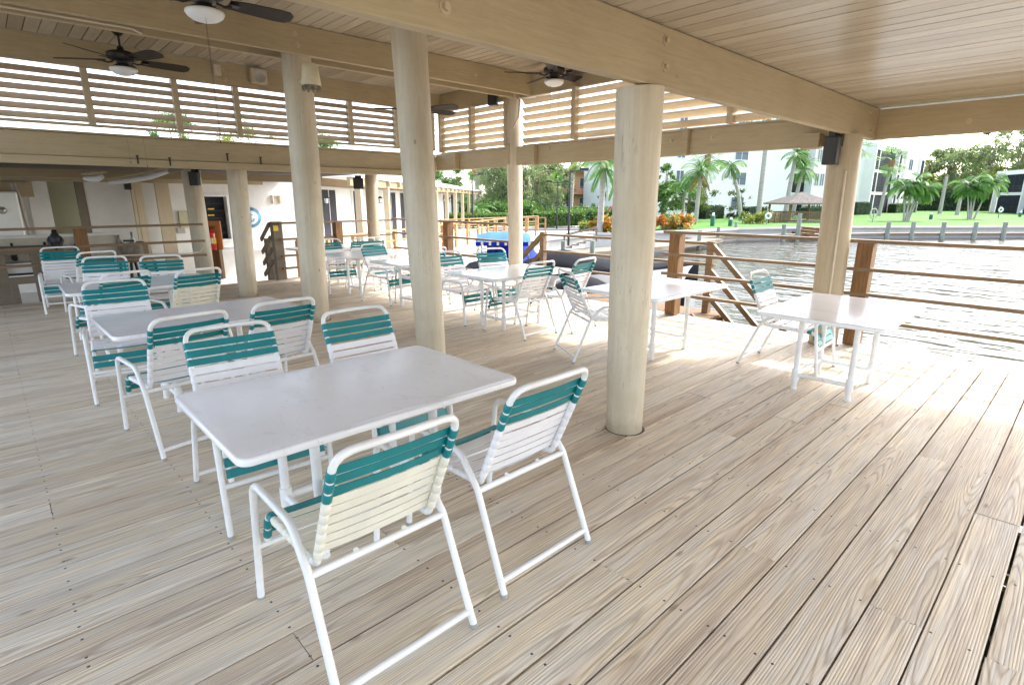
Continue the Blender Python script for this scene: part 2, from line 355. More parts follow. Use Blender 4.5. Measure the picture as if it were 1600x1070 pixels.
def water_mat():
    m, n, l, p = newmat('basin_water'); tc = n.new('ShaderNodeTexCoord')
    p.inputs['Base Color'].default_value = (.06, .05, .025, 1); p.inputs['Roughness'].default_value = .09
    p.inputs['IOR'].default_value = 1.33; p.inputs['Specular IOR Level'].default_value = .6
    v = mapping(n, l, tc.outputs['Object'], (.6, 1.7, 1), (0,0,0), (0,0,-.75))
    a = noise(n, l, v, .85, 2, .45, .8); b = noise(n, l, v, 2.6, 2, .5, .6); c = noise(n, l, tc.outputs['Object'], .07, 2, .5)
    k = ramp(n, [(.38, (.45, .45, .45)), (.62, (1, 1, 1))]); l.new(c.outputs[0], k.inputs[0])
    h = math_(n, l, 'ADD', a.outputs[0], math_(n, l, 'MULTIPLY', b.outputs[0], .30)); h = math_(n, l, 'MULTIPLY', h, k.outputs[0])
    bb = n.new('ShaderNodeBump'); bb.inputs['Strength'].default_value = 1.0; bb.inputs['Distance'].default_value = .21
    l.new(h, bb.inputs['Height']); l.new(bb.outputs[0], p.inputs['Normal']); return m
M_water = water_mat()
M_concrete = simple('concrete', (.52, .50, .47), .85, var=.12, scale=1.2, bump=.3, bscale=30)
M_walk = simple('pale_walkway', (.60, .57, .52), .85, var=.08, scale=.8)
M_soil = simple('mulch_soil', (.10, .07, .045), .95, var=.3, scale=2)
M_asphalt = simple('asphalt', (.11, .11, .11), .9)
def leaf_mat(name, c1, c2, rough=.55, trans=.3):
    m, n, l, p = newmat(name); at = n.new('ShaderNodeAttribute'); at.attribute_name = 'rnd'
    tc = n.new('ShaderNodeTexCoord'); nz = noise(n, l, tc.outputs['Object'], .9, 3, .6)
    f = math_(n, l, 'ADD', math_(n, l, 'MULTIPLY', at.outputs['Fac'], .6), math_(n, l, 'MULTIPLY', nz.outputs[0], .4))
    r = ramp(n, [(.25, c1), (.8, c2)]); l.new(f, r.inputs[0]); l.new(r.outputs[0], p.inputs['Base Color'])
    p.inputs['Roughness'].default_value = rough
    t = n.new('ShaderNodeBsdfTranslucent'); l.new(mixc(n, l, .5, r.outputs[0], (1.0, 1.0, .3), 'SOFT_LIGHT'), t.inputs[0])
    mx = n.new('ShaderNodeMixShader'); mx.inputs[0].default_value = trans; l.new(p.outputs[0], mx.inputs[1]); l.new(t.outputs[0], mx.inputs[2])
    l.new(mx.outputs[0], n['Material Output'].inputs[0]); return m
L_oak = leaf_mat('oak_leaves', (.055, .095, .025), (.20, .27, .09)); L_olive = leaf_mat('olive_leaves', (.10, .145, .06), (.28, .34, .17))
L_green = leaf_mat('green_leaves', (.045, .11, .02), (.15, .28, .06)); L_palm = leaf_mat('palm_leaves', (.06, .17, .03), (.21, .38, .10))
L_yellow = leaf_mat('yellow_green_leaves', (.10, .14, .02), (.30, .32, .06)); L_hedge = leaf_mat('hedge_leaves', (.04, .10, .015), (.13, .24, .04))
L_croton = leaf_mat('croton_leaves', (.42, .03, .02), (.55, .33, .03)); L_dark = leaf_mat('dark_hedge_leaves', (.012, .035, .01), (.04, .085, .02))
L_dry = leaf_mat('dry_frond', (.20, .12, .04), (.36, .26, .10)); L_pine = leaf_mat('shrub_leaves', (.03, .06, .02), (.09, .13, .05))
M_bark = simple('bark', (.19, .15, .115), .9, var=.3, scale=5, bump=.6, stretch=(3,3,.7))
M_palmtrunk = simple('palm_trunk', (.36, .33, .29), .85, var=.2, scale=3, bump=.5, bscale=14, stretch=(1,1,4))
M_boots = simple('palm_boots', (.30, .15, .07), .9, var=.35, scale=7, bump=.8, bscale=12)
M_sail = simple('dark_boat_cover', (.014, .015, .019), .95, spec=.12, var=.25, scale=3, bump=.4, bscale=6)
M_blue = simple('blue_boat_cover', (.015, .035, .33), .9, spec=.15, var=.12, scale=3, bump=.4, bscale=6)
M_ltblue = simple('light_blue_canvas', (.07, .18, .28), .9, spec=.15, var=.06)
M_hull = simple('white_gelcoat', (.78, .78, .77), .2, coat=.5, var=.03)
M_red = simple('red_enamel', (.62, .03, .02), .3, coat=.4); M_yellow = simple('yellow_label', (.80, .58, .03), .5)
M_orange = painted_wood('orange_board', (.62, .22, .06), 2, rough=.5, grime=.3)
M_pile = simple('grey_green_pile', (.26, .28, .23), .9, var=.25, scale=4, bump=.6, stretch=(2,2,.6))
M_emblem = simple('emblem_blue', (.07, .20, .33), .5); M_embl2 = simple('emblem_pale', (.50, .60, .62), .5)
M_steel = simple('dull_steel', (.45, .44, .42), .35, metal=.8)
M_rust = simple('rusty_barrel', (.26, .22, .17), .7, var=.4, scale=8)
M_bird = simple('black_feathers', (.018, .018, .022), .55, var=.3)
M_fascia = painted_wood('shaded_fascia_paint', (.36, .27, .15), 0)  # beam tan darkened so the colour carries the shade under the eaves
M_green = simple('green_paint', (.02, .14, .08), .5); M_carred = simple('red_car_paint', (.5, .03, .03), .3, coat=.6)
M_cow = simple('cowl_cream', (.70, .64, .46), .5)
# ================================================================== SETTING: ground, water, deck
def struct(o): return tag(o, kind='structure')
WZ = -1.05
mb = MB(); mb.add([(-400,-200,WZ),(500,-200,WZ),(500,600,WZ),(-400,600,WZ)], [(0,1,2,3)]); struct(mb.build('water', M_water))
# land outline round the basin (plan), counter clockwise sheet: shore runs from under the deck to the far right
SHORE = [(-12.6,-60), (-12.6,6.3), (-15.2,9.5), (-17.6,14), (-20.4,21.6), (-20.6,25.5), (-18.2,31), (-17.3,37), (-11.7,46.5), (-4.1,55.1), (6,67), (40,107), (200,290)]
land = SHORE + [(200,600), (-400,600), (-400,-60)]
mb = MB(); mb.prism(land, -2.2, -.46); struct(mb.build('ground', M_walk))
# lawn: slightly raised sheet behind the seawall on the far bank
lawn = [(-19.3,31.5),(-17.6,36.9),(-12.1,46.5),(-4.5,55.2),(5.7,67.1),(39.5,107),(199,290),(199,599),(-399,599),(-399,240),(-60,60),(-38,44),(-27,37.5)]
mb = MB(); mb.prism(lawn, -.9, -.30); struct(mb.build('lawn', M_grass))
mb = MB()
pts = [ground(715,46,-.3), ground(850,44,-.3), ground(1010,50,-.3), ground(1010,200,-.3), ground(690,200,-.3)]
mb.prism([(p.x,p.y) for p in pts], -.44, -.285); struct(mb.build('grass_verge', M_grass))
# road behind the near promenade
mb = MB(); a = [ground(760,38,-.4), ground(905,39,-.4), ground(1000,52,-.4), ground(960,54,-.4), ground(890,41.5,-.4), ground(760,40.5,-.4)]
mb.prism([(p.x,p.y) for p in a], -.455, -.40); struct(mb.build('road', M_asphalt))

# deck of real boards, 184 mm wide with gaps, random lengths
X0, X1, Y0, Y1 = -11.75, 6.6, -4.2, 7.28
mb = MB(); k0 = int(math.floor((X0+.208)/.189)); k1 = int(math.floor((X1+.208)/.189))
JO = [i*.61 for i in range(-7, 13)]
for k in range(k0, k1):
    xa = -.208 + k*.189; y = Y0 - random.choice([0, .61, 1.22, 1.83, 2.44, 3.05])
    while y < Y1:
        L = random.choice([3.05, 3.66, 4.88, 4.88]); yb = round((y + L)/.61)*.61
        e = min(yb, Y1 + random.uniform(-.004, .01)); s0 = max(y, Y0)
        if e > s0 + .05:
            g = random.uniform(.0032, .0052) if random.random() < .75 else random.uniform(.006, .0085)
            x0, x1 = xa + g, xa + .189 - random.uniform(.001, .004); dz = random.uniform(-.0016, .0016)
            a0, b0 = s0 + .0015, e - .0015; c = (x0+x1)/2
            mb.cr = random.uniform(.01, 1)
            uvt = [(x0-c,a0),(x1-c,a0),(x1-c,b0),(x0-c,b0)]
            ch = .003
            # top face with small chamfers
            vs = [(x0+ch,a0,dz),(x1-ch,a0,dz),(x1-ch,b0,dz),(x0+ch,b0,dz),(x0,a0,dz-ch),(x1,a0,dz-ch),(x1,b0,dz-ch),(x0,b0,dz-ch),
                  (x0,a0,-.038),(x1,a0,-.038),(x1,b0,-.038),(x0,b0,-.038)]
            fs = [(0,1,2,3),(4,0,3,7),(1,5,6,2),(8,4,7,11),(5,9,10,6),(8,9,5,4),(4,5,1,0),(11,7,6,10),(7,3,2,6),(8,11,10,9)]
            uvs = [uvt] + [[(x0-c,a0),(x0-c+.01,a0),(x0-c+.01,b0),(x0-c,b0)]]*4 + [[(0,a0)]*4]*5
            mb.add(vs, fs, uvs=uvs)
        y = yb
mb.cr = 0
deck = struct(mb.build('deck', M_deck))
mb = MB()
for y in JO: mb.box((X0+.05, y-.02, -.24), (X1-.05, y+.02, -.043))
mb.box((X0+.02, Y1-.02, -.30), (X1, Y1+.022, -.041)); mb.box((X0-.02, Y0, -.30), (X0+.02, Y1-.021, -.041))
struct(mb.build('deck_joists', M_oldwood))

# ---- low roof over the right bay, high roof over the rest
def ceiling(name, x0, x1, y0, y1, z, thick, fasc):
    mb = MB(); y = y0; i = 0
    while y < y1 - .02:
        wd = .1475; g = random.uniform(.006, .010) if random.random() < .7 else random.uniform(.010, .016)
        mb.cr = random.uniform(.05, 1); ya, yb_ = y+g/2, min(y+wd-g/2, y1); za, zb_ = z+random.uniform(0,.0025), z+random.uniform(0,.0025)
        mb.add([(x0,ya,za),(x1,ya,za),(x1,yb_,zb_),(x0,yb_,zb_),(x0,ya,z+.018),(x1,ya,z+.018),(x1,yb_,z+.018),(x0,yb_,z+.018)], [(0,3,2,1),(4,5,6,7),(0,1,5,4),(1,2,6,5),(2,3,7,6),(3,0,4,7)]); y += wd
    mb.cr = .5
    mb.cm = 1; mb.box((x0, y0, z+.02), (x1, y1, z+.03))
    mb.cm = 2; mb.box((x0-.03, y0-.03, z+.034), (x1+.03, y1+.03, z+thick))
    return struct(mb.build(name, [M_ceil, M_ceil_gap, fasc]))
ceiling('ceiling_low', -2.12, 2.4, -2.0, 8.05, 2.665, .20, M_beam_x)
ceiling('ceiling_high', -9.95, -2.14, -1.6, 7.75, 3.672, .22, M_beam_x)
# clerestory side above the low roof edge
mb = MB(); mb.box((-2.18, -1.55, 2.88), (-2.145, 7.7, 3.66)); tag(mb.build('clerestory_panel', M_beam_y), 'tan boarded panel closing the step between low and high roof above the long beam', 'panel')
def beam(name, lo, hi, label, m, bolts=(), group=None):
    mb = MB(); mb.box(lo, hi); o = mb.build(name, [m], bevel=.006)
    tag(o, label, 'beam', group)
    if bolts:
        b = MB(); ax = 0 if (hi[0]-lo[0]) < (hi[1]-lo[1]) else 1
        for (s, z) in bolts:
            if ax == 0: p = Vector((hi[0]-.001, s, z)); q = p + Vector((.022,0,0)); q0 = p + Vector((.006,0,0))
            else: p = Vector((s, lo[1]+.001, z)); q = p - Vector((0,.022,0)); q0 = p - Vector((0,.006,0))
            b.cyl(p, q0, .030, n=14); b.cyl(q0, q, .017, n=6)
        b.build('bolt', M_beam_z, o)
    return o
beam('roof_beam', (-2.12,-2.0,2.322), (-2.05,7.86,2.662), 'long tan timber beam crossing the top of the view on the round pillars, near face with bolts', M_beam_y,
     [(1.55,2.58),(1.55,2.42),(3.22,2.585),(3.23,2.44),(7.45,2.60),(7.55,2.40),(-1.2,2.5)])
for x in (-4.47, -4.86): beam('roof_beam', (x-.07,-1.6,3.35), (x,7.6,3.668), ('near' if x > -4.6 else 'far')+' plank of the tan beam over the stout middle pillar', M_beam_y, group='paired roof planks')
beam('roof_beam', (-7.14,-1.6,3.345), (-7.07,7.6,3.669), 'tan timber beam at the top left with bolt heads above the pillar with the bell shaped siren', M_beam_y,
     [(3.1,3.56),(3.12,3.44),(5.9,3.5)])
beam('roof_beam', (-7.52,-1.6,3.35), (-7.45,7.6,3.667), 'shaded back plank of the top left tan beam, ceiling fan hanging beside it', M_beam_y)
beam('roof_beam', (-9.72,-1.6,3.335), (-9.65,7.2,3.668), 'tan header beam above the left louvres', M_beam_y, [(3.05,3.55),(3.07,3.42)])
beam('roof_beam', (-9.64,7.10,3.335), (-2.20,7.17,3.667), 'tan header beam above the far louvres', M_beam_x)
# right eave beam and far low beams
beam('eave_beam', (-2.05,7.79,2.325), (2.4,7.86,2.652), 'broad tan eave beam at the upper right butting the end of the long beam', M_beam_x, [(-1.2,2.45),(.6,2.47)])
beam('low_beam', (-7.24,7.06,2.222), (-4.05,7.13,2.532), 'tan low beam under the louvres right of the slender corner post', M_beam_x, [(-4.3,2.42)])
beam('low_beam', (-4.045,7.05,2.225), (-2.22,7.12,2.535), 'tan low beam ending at the big beam above the water, one round bolt in it', M_beam_x, [(-3.7,2.42)])
beam('low_beam', (-9.60,7.06,2.215), (-7.56,7.13,2.528), 'short tan low beam between left wall and the slender corner post', M_beam_x)
for nm, lo, hi, lab in (('beam_block', (-7.60,6.985,2.25),(-7.50,7.055,2.60),'small tan splice block left of the slender corner post'),
                        ('beam_block', (-7.30,6.98,2.225),(-6.86,7.05,2.53),'tan splice plate right of the slender corner post'),
                        ('beam_block', (-4.12,6.985,2.228),(-4.02,7.045,2.55),'narrow tan splice block on the low beam behind the foreground pillar'),
                        ('beam_block', (-9.62,6.95,2.22),(-9.0,7.052,2.53),'tan corner block where left fascia meets the far low beam'),
                        ('beam_block', (-2.55,6.9,2.2),(-2.36,7.045,2.36),'small tan block on top of the water side pillar')):
    mb = MB(); mb.box(lo, hi); tag(mb.build(nm, M_beam_x, bevel=.004), lab, 'block')
beam('fascia_beam', (-9.78,-4.1,2.205), (-9.645,7.05,2.495), 'deep tan fascia beam under the left louvres', M_beam_y)
beam('fascia_beam', (-9.71,-4.1,2.095), (-9.60,6.9,2.20), 'thinner tan lower plank bolted under the deep left fascia', M_beam_y)
beam('fascia_cap', (-9.80,-4.1,2.498), (-9.61,6.95,2.522), 'flat tan cap board on top of the deep left fascia', M_beam_y)
beam('fascia_beam', (-13.6,-4.1,2.04), (-13.52,6.3,2.19), 'brown header of the lean-to beyond the left railing', M_beam_y)
for (y, z) in ((1.75,2.19),(2.15,2.18),(2.95,2.28),(3.45,2.25)):
    mb = MB(); mb.cbox((-9.60,y,z), (.012,.022,.11)); mb.cbox((-9.585,y,z+.055), (.03,.035,.012)); tag(mb.build('hook', M_black), 'small black bracket on the left fascia, '+{1.75:'leftmost of four',2.15:'second from left',2.95:'just left of the thin far pillar',3.45:'just right of the thin far pillar'}[y], 'bracket', 'black brackets on the left fascia')

# ---- louvres
def louvre(name, label, axis, c, s0, s1, z0, z1, posts, n=6, m=M_slat_y, out=-1, zg=0):
    root = thing(name, label, 'louvre', (0,0,0), 0, 'louvred screens under the high roof')
    pitch = (z1-z0)/n
    for i in range(n):
        mb = MB(); z = z0 + pitch*(i+.5); tilt = R(42) * out
        if axis == 'y':
            M = Matrix.Rotation(tilt, 3, 'Y'); mb.cbox((c, (s0+s1)/2, z + random.uniform(-.004,.004)), (.016*1, s1-s0, .098), M=M)
        else:
            M = Matrix.Rotation(-tilt, 3, 'X'); mb.cbox(((s0+s1)/2, c, z + random.uniform(-.004,.004)), (s1-s0, .016, .098), M=M)
        mb.build('slat', m, root)
    for s in posts:
        mb = MB()
        if axis == 'y': mb.box((c-.02, s-.038, z0-zg), (c+.09, s+.038, z1+.03))
        else: mb.box((s-.038, c-.09, z0-zg), (s+.038, c+.02, z1+.03))
        mb.build('post', M_beam_z, root)
    mb = MB()
    if axis == 'y': mb.box((c-.06, s0, z0-.035), (c+.03, s1, z0-.005))
    else: mb.box((s0, c-.03, z0-.035), (s1, c+.06, z0-.005))
    mb.build('bottom_rail', m, root)
    return root
ys = [-4.05, -1.85, .25, 1.31, 2.36, 3.2, 5.12, 7.05]
louvre('louvre', 'slatted tan louvre screen filling the upper left, behind the hanging fan', 'y', -9.72, -1.6, 3.2, 2.64, 3.30, [-1.56,-.85,.26,1.31,2.36], zg=.03)
louvre('louvre', 'left slatted louvre screen between the thin far pillar and the corner', 'y', -9.72, 3.2, 7.0, 2.64, 3.30, [3.2,4.2,5.12,6.07,6.9], zg=.03)
louvre('louvre', 'short slatted louvre screen between corner and slender post, black speaker beside it', 'x', 7.10, -9.62, -7.58, 2.57, 3.31, [-9.57,-8.6,-7.62], m=M_slat_x, out=-1)
louvre('louvre', 'wide slatted louvre screen right of the slender post, behind the foreground pillar', 'x', 7.10, -7.24, -2.22, 2.57, 3.31, [-6.05,-4.75,-3.48,-2.4], m=M_slat_x, out=-1)

# ---- round pillars
def pole(label, base, top, r0, r1, z1, group='round timber pillars', m=None):
    b, t = Vector(base), Vector(top); d = (t-b)/(t.z-b.z); mb = MB(); path = []; rad = []
    N = 14
    for i in range(N+1):
        z = -1.8 + (z1+1.8)*i/N; f = (z)/(z1)
        path.append(b + d*(z-b.z) + Vector((math.sin(z*1.7+b.x)*.006, math.cos(z*1.3+b.y)*.006, 0))); rad.append(r0+(r1-r0)*f + math.sin(z*2.3+b.x*3)*.003)
    mb.tube(path, r0, 28, radii=rad)
    o = tag(mb.build('pillar', m or M_pole), label, 'pillar', group)
    c = MB(); bb = b + d*(.004-b.z); c.lathe([(r0+.011,-.006),(r0+.011,.0015),(r0-.01,.0018)], (bb.x,bb.y,.0), 28); c.build('deck_cutout', M_ceil_gap, o)
    return o
def pole_px(label, bpx, tpx, y, r0, r1, z1):
    return pole(label, aty(*bpx, y), aty(*tpx, y), r0, r1, z1)
b4 = atz(976,680,0) + Vector((-.075,.11,0)); t4 = atz(1001,131,2.33) + Vector((-.06,.07,0))
P4 = pole('stout round tan pillar in the foreground right of the near table', b4, t4, .132, .152, 2.3195)
b5 = atz(1288,541,0) + Vector((-.06,.13,0)); t5 = aty(1321,216,b5.y+.03)
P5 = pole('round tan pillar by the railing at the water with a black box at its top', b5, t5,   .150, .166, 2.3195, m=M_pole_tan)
P3 = pole_px('thick round pillar standing just behind the near table', (674,545), (637,50), 3.2, .150, .172, 3.5)
P2 = pole_px('round pillar left of centre carrying a cream bell shaped siren', (495,490), (462,82), 3.2, .175, .180, 3.5)
P1 = pole_px('thin far pillar with knots rising in front of the left fascia', (389,465), (364,218), 3.2, .150, .158, 2.52)
P0 = pole_px('leaning pillar at the left stairs beside the fire extinguisher', (322,428), (297,265), 3.2, .168, .172, 2.2)
PP = pole_px('slender pillar with conduit at the far corner of the deck, opening beside it', (806,415), (803,150), 7.15, .135, .135, 3.5)
bq = atx(584,372,-11.75); tq = atx(580,275,-11.75)
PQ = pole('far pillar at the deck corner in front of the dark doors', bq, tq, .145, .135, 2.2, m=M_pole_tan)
# beam caps over the two far left pillars
beam('roof_beam', (-11.86,-4.1,2.20), (-11.76,7.2,2.36), 'low tan beam on the leaning pillar over the left stairs', M_beam_y)
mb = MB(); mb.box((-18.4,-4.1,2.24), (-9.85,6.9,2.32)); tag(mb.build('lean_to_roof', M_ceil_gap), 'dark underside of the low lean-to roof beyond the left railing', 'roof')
# conduits on pillars
def conduit(label, path, r=.012, m=M_tanmetal):
    mb = MB(); mb.tube(path, r, 8); return tag(mb.build('conduit', m), label, 'conduit')
def polept(px, py, y, off): p = aty(px, py, y); v = Vector((-p.x, -p.y, 0)).normalized(); return p + v*off
conduit('tan conduit snaking down the slender far corner pillar', [polept(x,y,7.15,.15) for x,y in ((700,128),(760,134),(806,142),(812,160),(810,185),(800,205),(799,240),(800,300),(802,360))], .014)
conduit('thin second conduit beside the first on the slender corner pillar', [polept(x,y,7.15,.145) for x,y in ((797,150),(795,240),(797,330),(798,366))], .010)
conduit('straight conduit down the pillar by the water', [aty(x,y,b5.y)+Vector((.09,-.14,0)) for x,y in ((1314,268),(1306,330),(1297,400),(1290,450),(1283,500),(1279,530))], .011)
conduit('conduit running down the leaning pillar at the left stairs', [polept(x,y,3.2,.18) for x,y in ((303,275),(308,330),(311,370),(314,400),(318,425))], .012)
conduit('curved wire to the siren on the pillar left of centre', [polept(x,y,3.2,.19) for x,y in ((440,84),(448,86),(450,100),(451,124),(458,131),(470,133))], .007)
conduit('long tan conduit along the top left beam to the hanging fan', [aty(0,5,0)*0 + Vector((-7.20,y,3.335)) for y in (-.2,.6,1.2,1.45)] + [Vector((-7.3,1.55,3.33)), Vector((-7.55,1.6,3.40))], .013)
# electrical boxes
def boxpart(name, label, cat, c, size, m, rz=0, extra=None):
    root = thing(name, label, cat, c, rz); mb = MB(); mb.cbox((0,0,0), size); mb.build('housing', m, root, bevel=min(size)*.12)
    if extra: extra(root, size)
    return root
def spk(root, size):
    mb = MB(); mb.cbox((-.02,0,size[2]/2+.02), (.10,.05,.05)); mb.cbox((-.07,0,size[2]/2-.02), (.05,.14,.16)); mb.build('bracket', M_black, root)
    g = MB(); g.cbox((size[0]/2+.004,0,0), (.006, size[1]*.84, size[2]*.88)); g.build('grille', M_dark, root)
b = polept(1299,238,b5.y,.235); boxpart('speaker', 'black box speaker on top of the pillar by the water', 'speaker', b, (.10,.145,.29), M_black, R(-95), spk)
b = aty(777,155,7.0); boxpart('speaker', 'black box speaker under the louvres left of the slender corner post', 'speaker', b+Vector((0,-.1,0)), (.12,.17,.24), M_black, R(-60), spk)
b = polept(304,280,3.2,.24); boxpart('speaker', 'black box speaker on the leaning pillar at left', 'speaker', b, (.12,.17,.26), M_black, R(-40), spk)
b = polept(560,287,6.6,.2); b = atx(560,287,-11.6); boxpart('speaker', 'black box speaker tilted on the far pillar before the dark doors', 'speaker', b, (.14,.22,.24), M_black, R(-30), spk)
def grl(root, size):
    g = MB(); g.lathe([(.0,.0),(size[1]*.36,.0),(size[1]*.38,.006)], (size[0]/2+.008,0,0), 20, Matrix.Rotation(R(90),3,'Y')); g.build('grille', M_grey, root)
boxpart('wall_speaker', 'square pale louvre wall speaker on the tan header beam at left', 'speaker', atx(404,120,-9.58), (.09,.24,.22), M_tanmetal, 0, grl)
boxpart('junction_box', 'small plain tan junction box on the header beam left of the wall speaker', 'box', atx(339,110,-9.60), (.06,.10,.15), M_tanmetal, 0)
boxpart('switch_box', 'grey switch box on the slender corner pillar at rail height', 'box', polept(795,343,7.15,.17), (.06,.09,.15), M_grey, R(-46), None)
# siren
sp = polept(486,128,3.2,.33); root = thing('siren', 'cream bell shaped siren mounted on the pillar left of centre', 'siren', sp)
mb = MB(); mb.lathe([(.0,.13),(.075,.128),(.088,.115),(.112,-.10),(.108,-.105)], (0,0,0), 24); mb.build('shade', M_cow, root)
mb = MB(); mb.lathe([(.09,-.10),(.09,-.11),(.03,-.15)], (0,0,0), 16)
for k in range(10):
    a = k*math.pi/5; mb.cbox((.095*math.cos(a),.095*math.sin(a),-.135), (.025,.02,.05), a)
mb.build('skirt', M_rust, root)
mb = MB(); mb.bar((-.02,.0,0), tuple(Vector(polept(470,132,3.2,.16))-sp), .03, .03); mb.build('bracket', M_tanmetal, root)

# ---- ceiling fans
def make_fan(loc, rot, drop, label, chains):
    root = thing('ceiling_fan', label, 'ceiling fan', loc, rot, 'dark ceiling fans with white globes')
    mb = MB(); mb.lathe([(.0,.0),(.075,.0),(.07,-.04),(.03,-.085),(.0,-.09)], (0,0,drop), 20); mb.build('canopy', M_dark, root)
    mb = MB(); mb.cyl((0,0,.08), (0,0,drop-.08), .013); mb.lathe([(.03,.12),(.045,.07)], (0,0,0), 14); mb.build('downrod', M_dark, root)
    mb = MB(); mb.lathe([(.0,.075),(.05,.075),(.12,.06),(.155,.045),(.16,.02),(.158,.0),(.15,-.02),(.12,-.035),(.07,-.05),(.06,-.08),(.10,-.10),(.125,-.115),(.12,-.125)], (0,0,0), 32); mb.build('motor', M_dark, root)
    for k in range(5):
        a = R(72*k); M = Matrix.Rotation(a,3,'Z')
        b = MB(); b.tube([M@Vector((.10,0,-.045)), M@Vector((.16,0,-.06)), M@Vector((.22,0,-.045))], .010, 6)
        b.cbox(M@Vector((.235,0,-.042)), (.09,.10,.005), a)
        bl = MB(); out = [(.20,-.06),(.32,-.078),(.60,-.092),(.70,-.084),(.745,-.04),(.745,.04),(.70,.084),(.60,.092),(.32,.078),(.20,.06)]
        tl = Matrix.Rotation(R(-15),3,'X'); n = len(out); vs = []
        for dz in (-.035,-.028):
            for (px_,py_) in out: vs.append(M @ (tl @ Vector((px_,py_,0)) + Vector((0,0,dz))))
        bl.add(vs, [tuple(range(n))[::-1], tuple(range(n,2*n))] + [(i,(i+1)%n,n+(i+1)%n,n+i) for i in range(n)])
        bo = bl.build('blade', M_blade, root); b.build('bracket', M_dark, bo)
    mb = MB(); mb.lathe([(.118,-.118),(.145,-.125),(.150,-.14),(.135,-.165),(.10,-.19),(.05,-.205),(.0,-.207)], (0,0,0), 28); mb.build('light_globe', M_globe, root)
    for (cx, cy, ln) in chains:
        mb = MB(); mb.tube([(cx,cy,-.12),(cx,cy,-.12-ln)], .0011, 5); mb.lathe([(0,.015),(.004,.01),(.004,-.01),(0,-.015)], (cx,cy,-.13-ln), 8); mb.build('pull_chain', M_dark, root)
    return root
f1 = atd(318,4,4.5); f1 = Vector((f1.x, f1.y, 3.27)); make_fan(f1, R(20), 3.67-3.27, 'dark ceiling fan cut by the top edge of the photo, white globe below', [(.07,-.05,.95),(-.06,.04,1.0)])
f2 = atd(190,90,6.75); make_fan(f2, R(20), 3.66-f2.z, 'dark ceiling fan hanging on a rod in front of the left louvres', [(.09,.05,1.15),(-.08,-.05,1.1)])
f3 = atd(866,112,8.1); f3.z -= .0; make_fan(f3, R(20), 3.66-f3.z, 'dark ceiling fan above the gap between slender post and foreground pillar', [(.05,.08,.85),(-.03,-.06,.95)])
f4 = atd(656,168,9.2); make_fan(f4, R(20), 3.66-f4.z, 'dark ceiling fan half hidden by the thick pillar behind the near table', [])

# ---- railing along the water and left side
def rail_run(name, label, posts, p0, p1, zs, cap=True, pw=.16, m=M_rail, group=None, zoff=0, z0=0, capw=.10):
    """posts: plan points; rails run from p0 to p1 (plan), zs = heights of rails, highest is the cap"""
    root = thing(name, label, 'railing', (0,0,0), 0, group)
    d = (Vector(p1)-Vector(p0)); ang = math.atan2(d.y, d.x)
    for q in posts:
        mb = MB(); mb.cbox((q[0], q[1], (z0+zs[0]-.02)/2+ z0/2), (pw, pw, zs[0]-.04-z0), ang); mb.build('post', M_post, root, bevel=.004)
    for i, z in enumerate(zs):
        mb = MB(); M = Matrix.Rotation(ang, 3, 'Z'); L = d.length; c = (Vector(p0)+Vector(p1))/2
        off = M @ Vector((0, 0 if i == 0 else -.0, 0))
        mb.cbox((c.x, c.y, z-.019+zoff), (L, capw if i == 0 else .085, .038), M=M)
        mb.build('rail', m, root, bevel=.003)
    return root
ZR = [1.215, .905, .625, .335]
rail_run('railing', 'brown deck railing along the water, its posts either side of the water side pillar', [(-4.17,7.18),(-1.80,7.18),(.62,7.18),(3.1,7.18),(5.6,7.18)], (-4.35,7.14), (6.6,7.14), ZR)
rail_run('railing', 'brown deck railing from the far pillar to the slender corner pillar', [(-9.6,7.18)], (-11.7,7.14), (-7.5,7.14), [1.215,.895,.55,.26])
rail_run('railing', 'pale railing at the deck edge between stair post and the far pillar before the doors', [(-11.68,5.7)], (-11.7,4.42), (-11.7,7.08), [1.19,.86,.52,.26])
rail_run('railing', 'tan railing on the far left deck edge in front of the white walls', [(-11.55,1.13),(-11.55,-.6),(-11.55,-2.4)], (-11.5,-4.0), (-11.5,2.95), [1.22,.92,.66], pw=.17)
mb = MB(); mb.tube([(-11.46,1.6,.72),(-11.46,2.2,.70),(-11.46,2.6,.68),(-11.5,2.85,.70),(-11.5,2.92,.80)], .014, 8); tag(mb.build('conduit', M_tanmetal), 'thin curved pipe along the left railing', 'pipe')
mb = MB(); mb.cbox((-11.5,2.0,.79), (.05,.07,.24)); tag(mb.build('baluster', M_rail), 'short upright stub between the rails on the left railing', 'baluster')

# stair post and sloping rails at the left
root = thing('stair_railing', 'old grey timber stair railing with slanted rails and a yellow tag on its post', 'railing', (-11.85,4.42,0))
mb = MB(); mb.cbox((0,0,.6), (.17,.19,1.2)); mb.build('post', M_oldwood, root, bevel=.006)
mb = MB(); mb.cbox((-.62,.02,.25), (.12,.12,1.15)); mb.build('post', M_oldwood, root, bevel=.004)
for dz in (0,-.27,-.52,-.76): 
    mb = MB(); mb.bar((-.06,-.115,1.15+dz), (-.66,-.10,.80+dz), .035, .085); mb.build('rail', M_oldwood, root)
mb = MB(); mb.cbox((.087,-.04,1.07), (.004,.10,.11)); mb.build('tag', M_yellow, root)
mb = MB()
for i in range(4): mb.box((-12.2-.28*i, 3.45, -.20-.12*i), (-11.78-.28*i, 4.35, -.16-.12*i))
tag(mb.build('stairs', M_oldwood), 'timber steps leading down off the left edge of the deck', 'stairs')

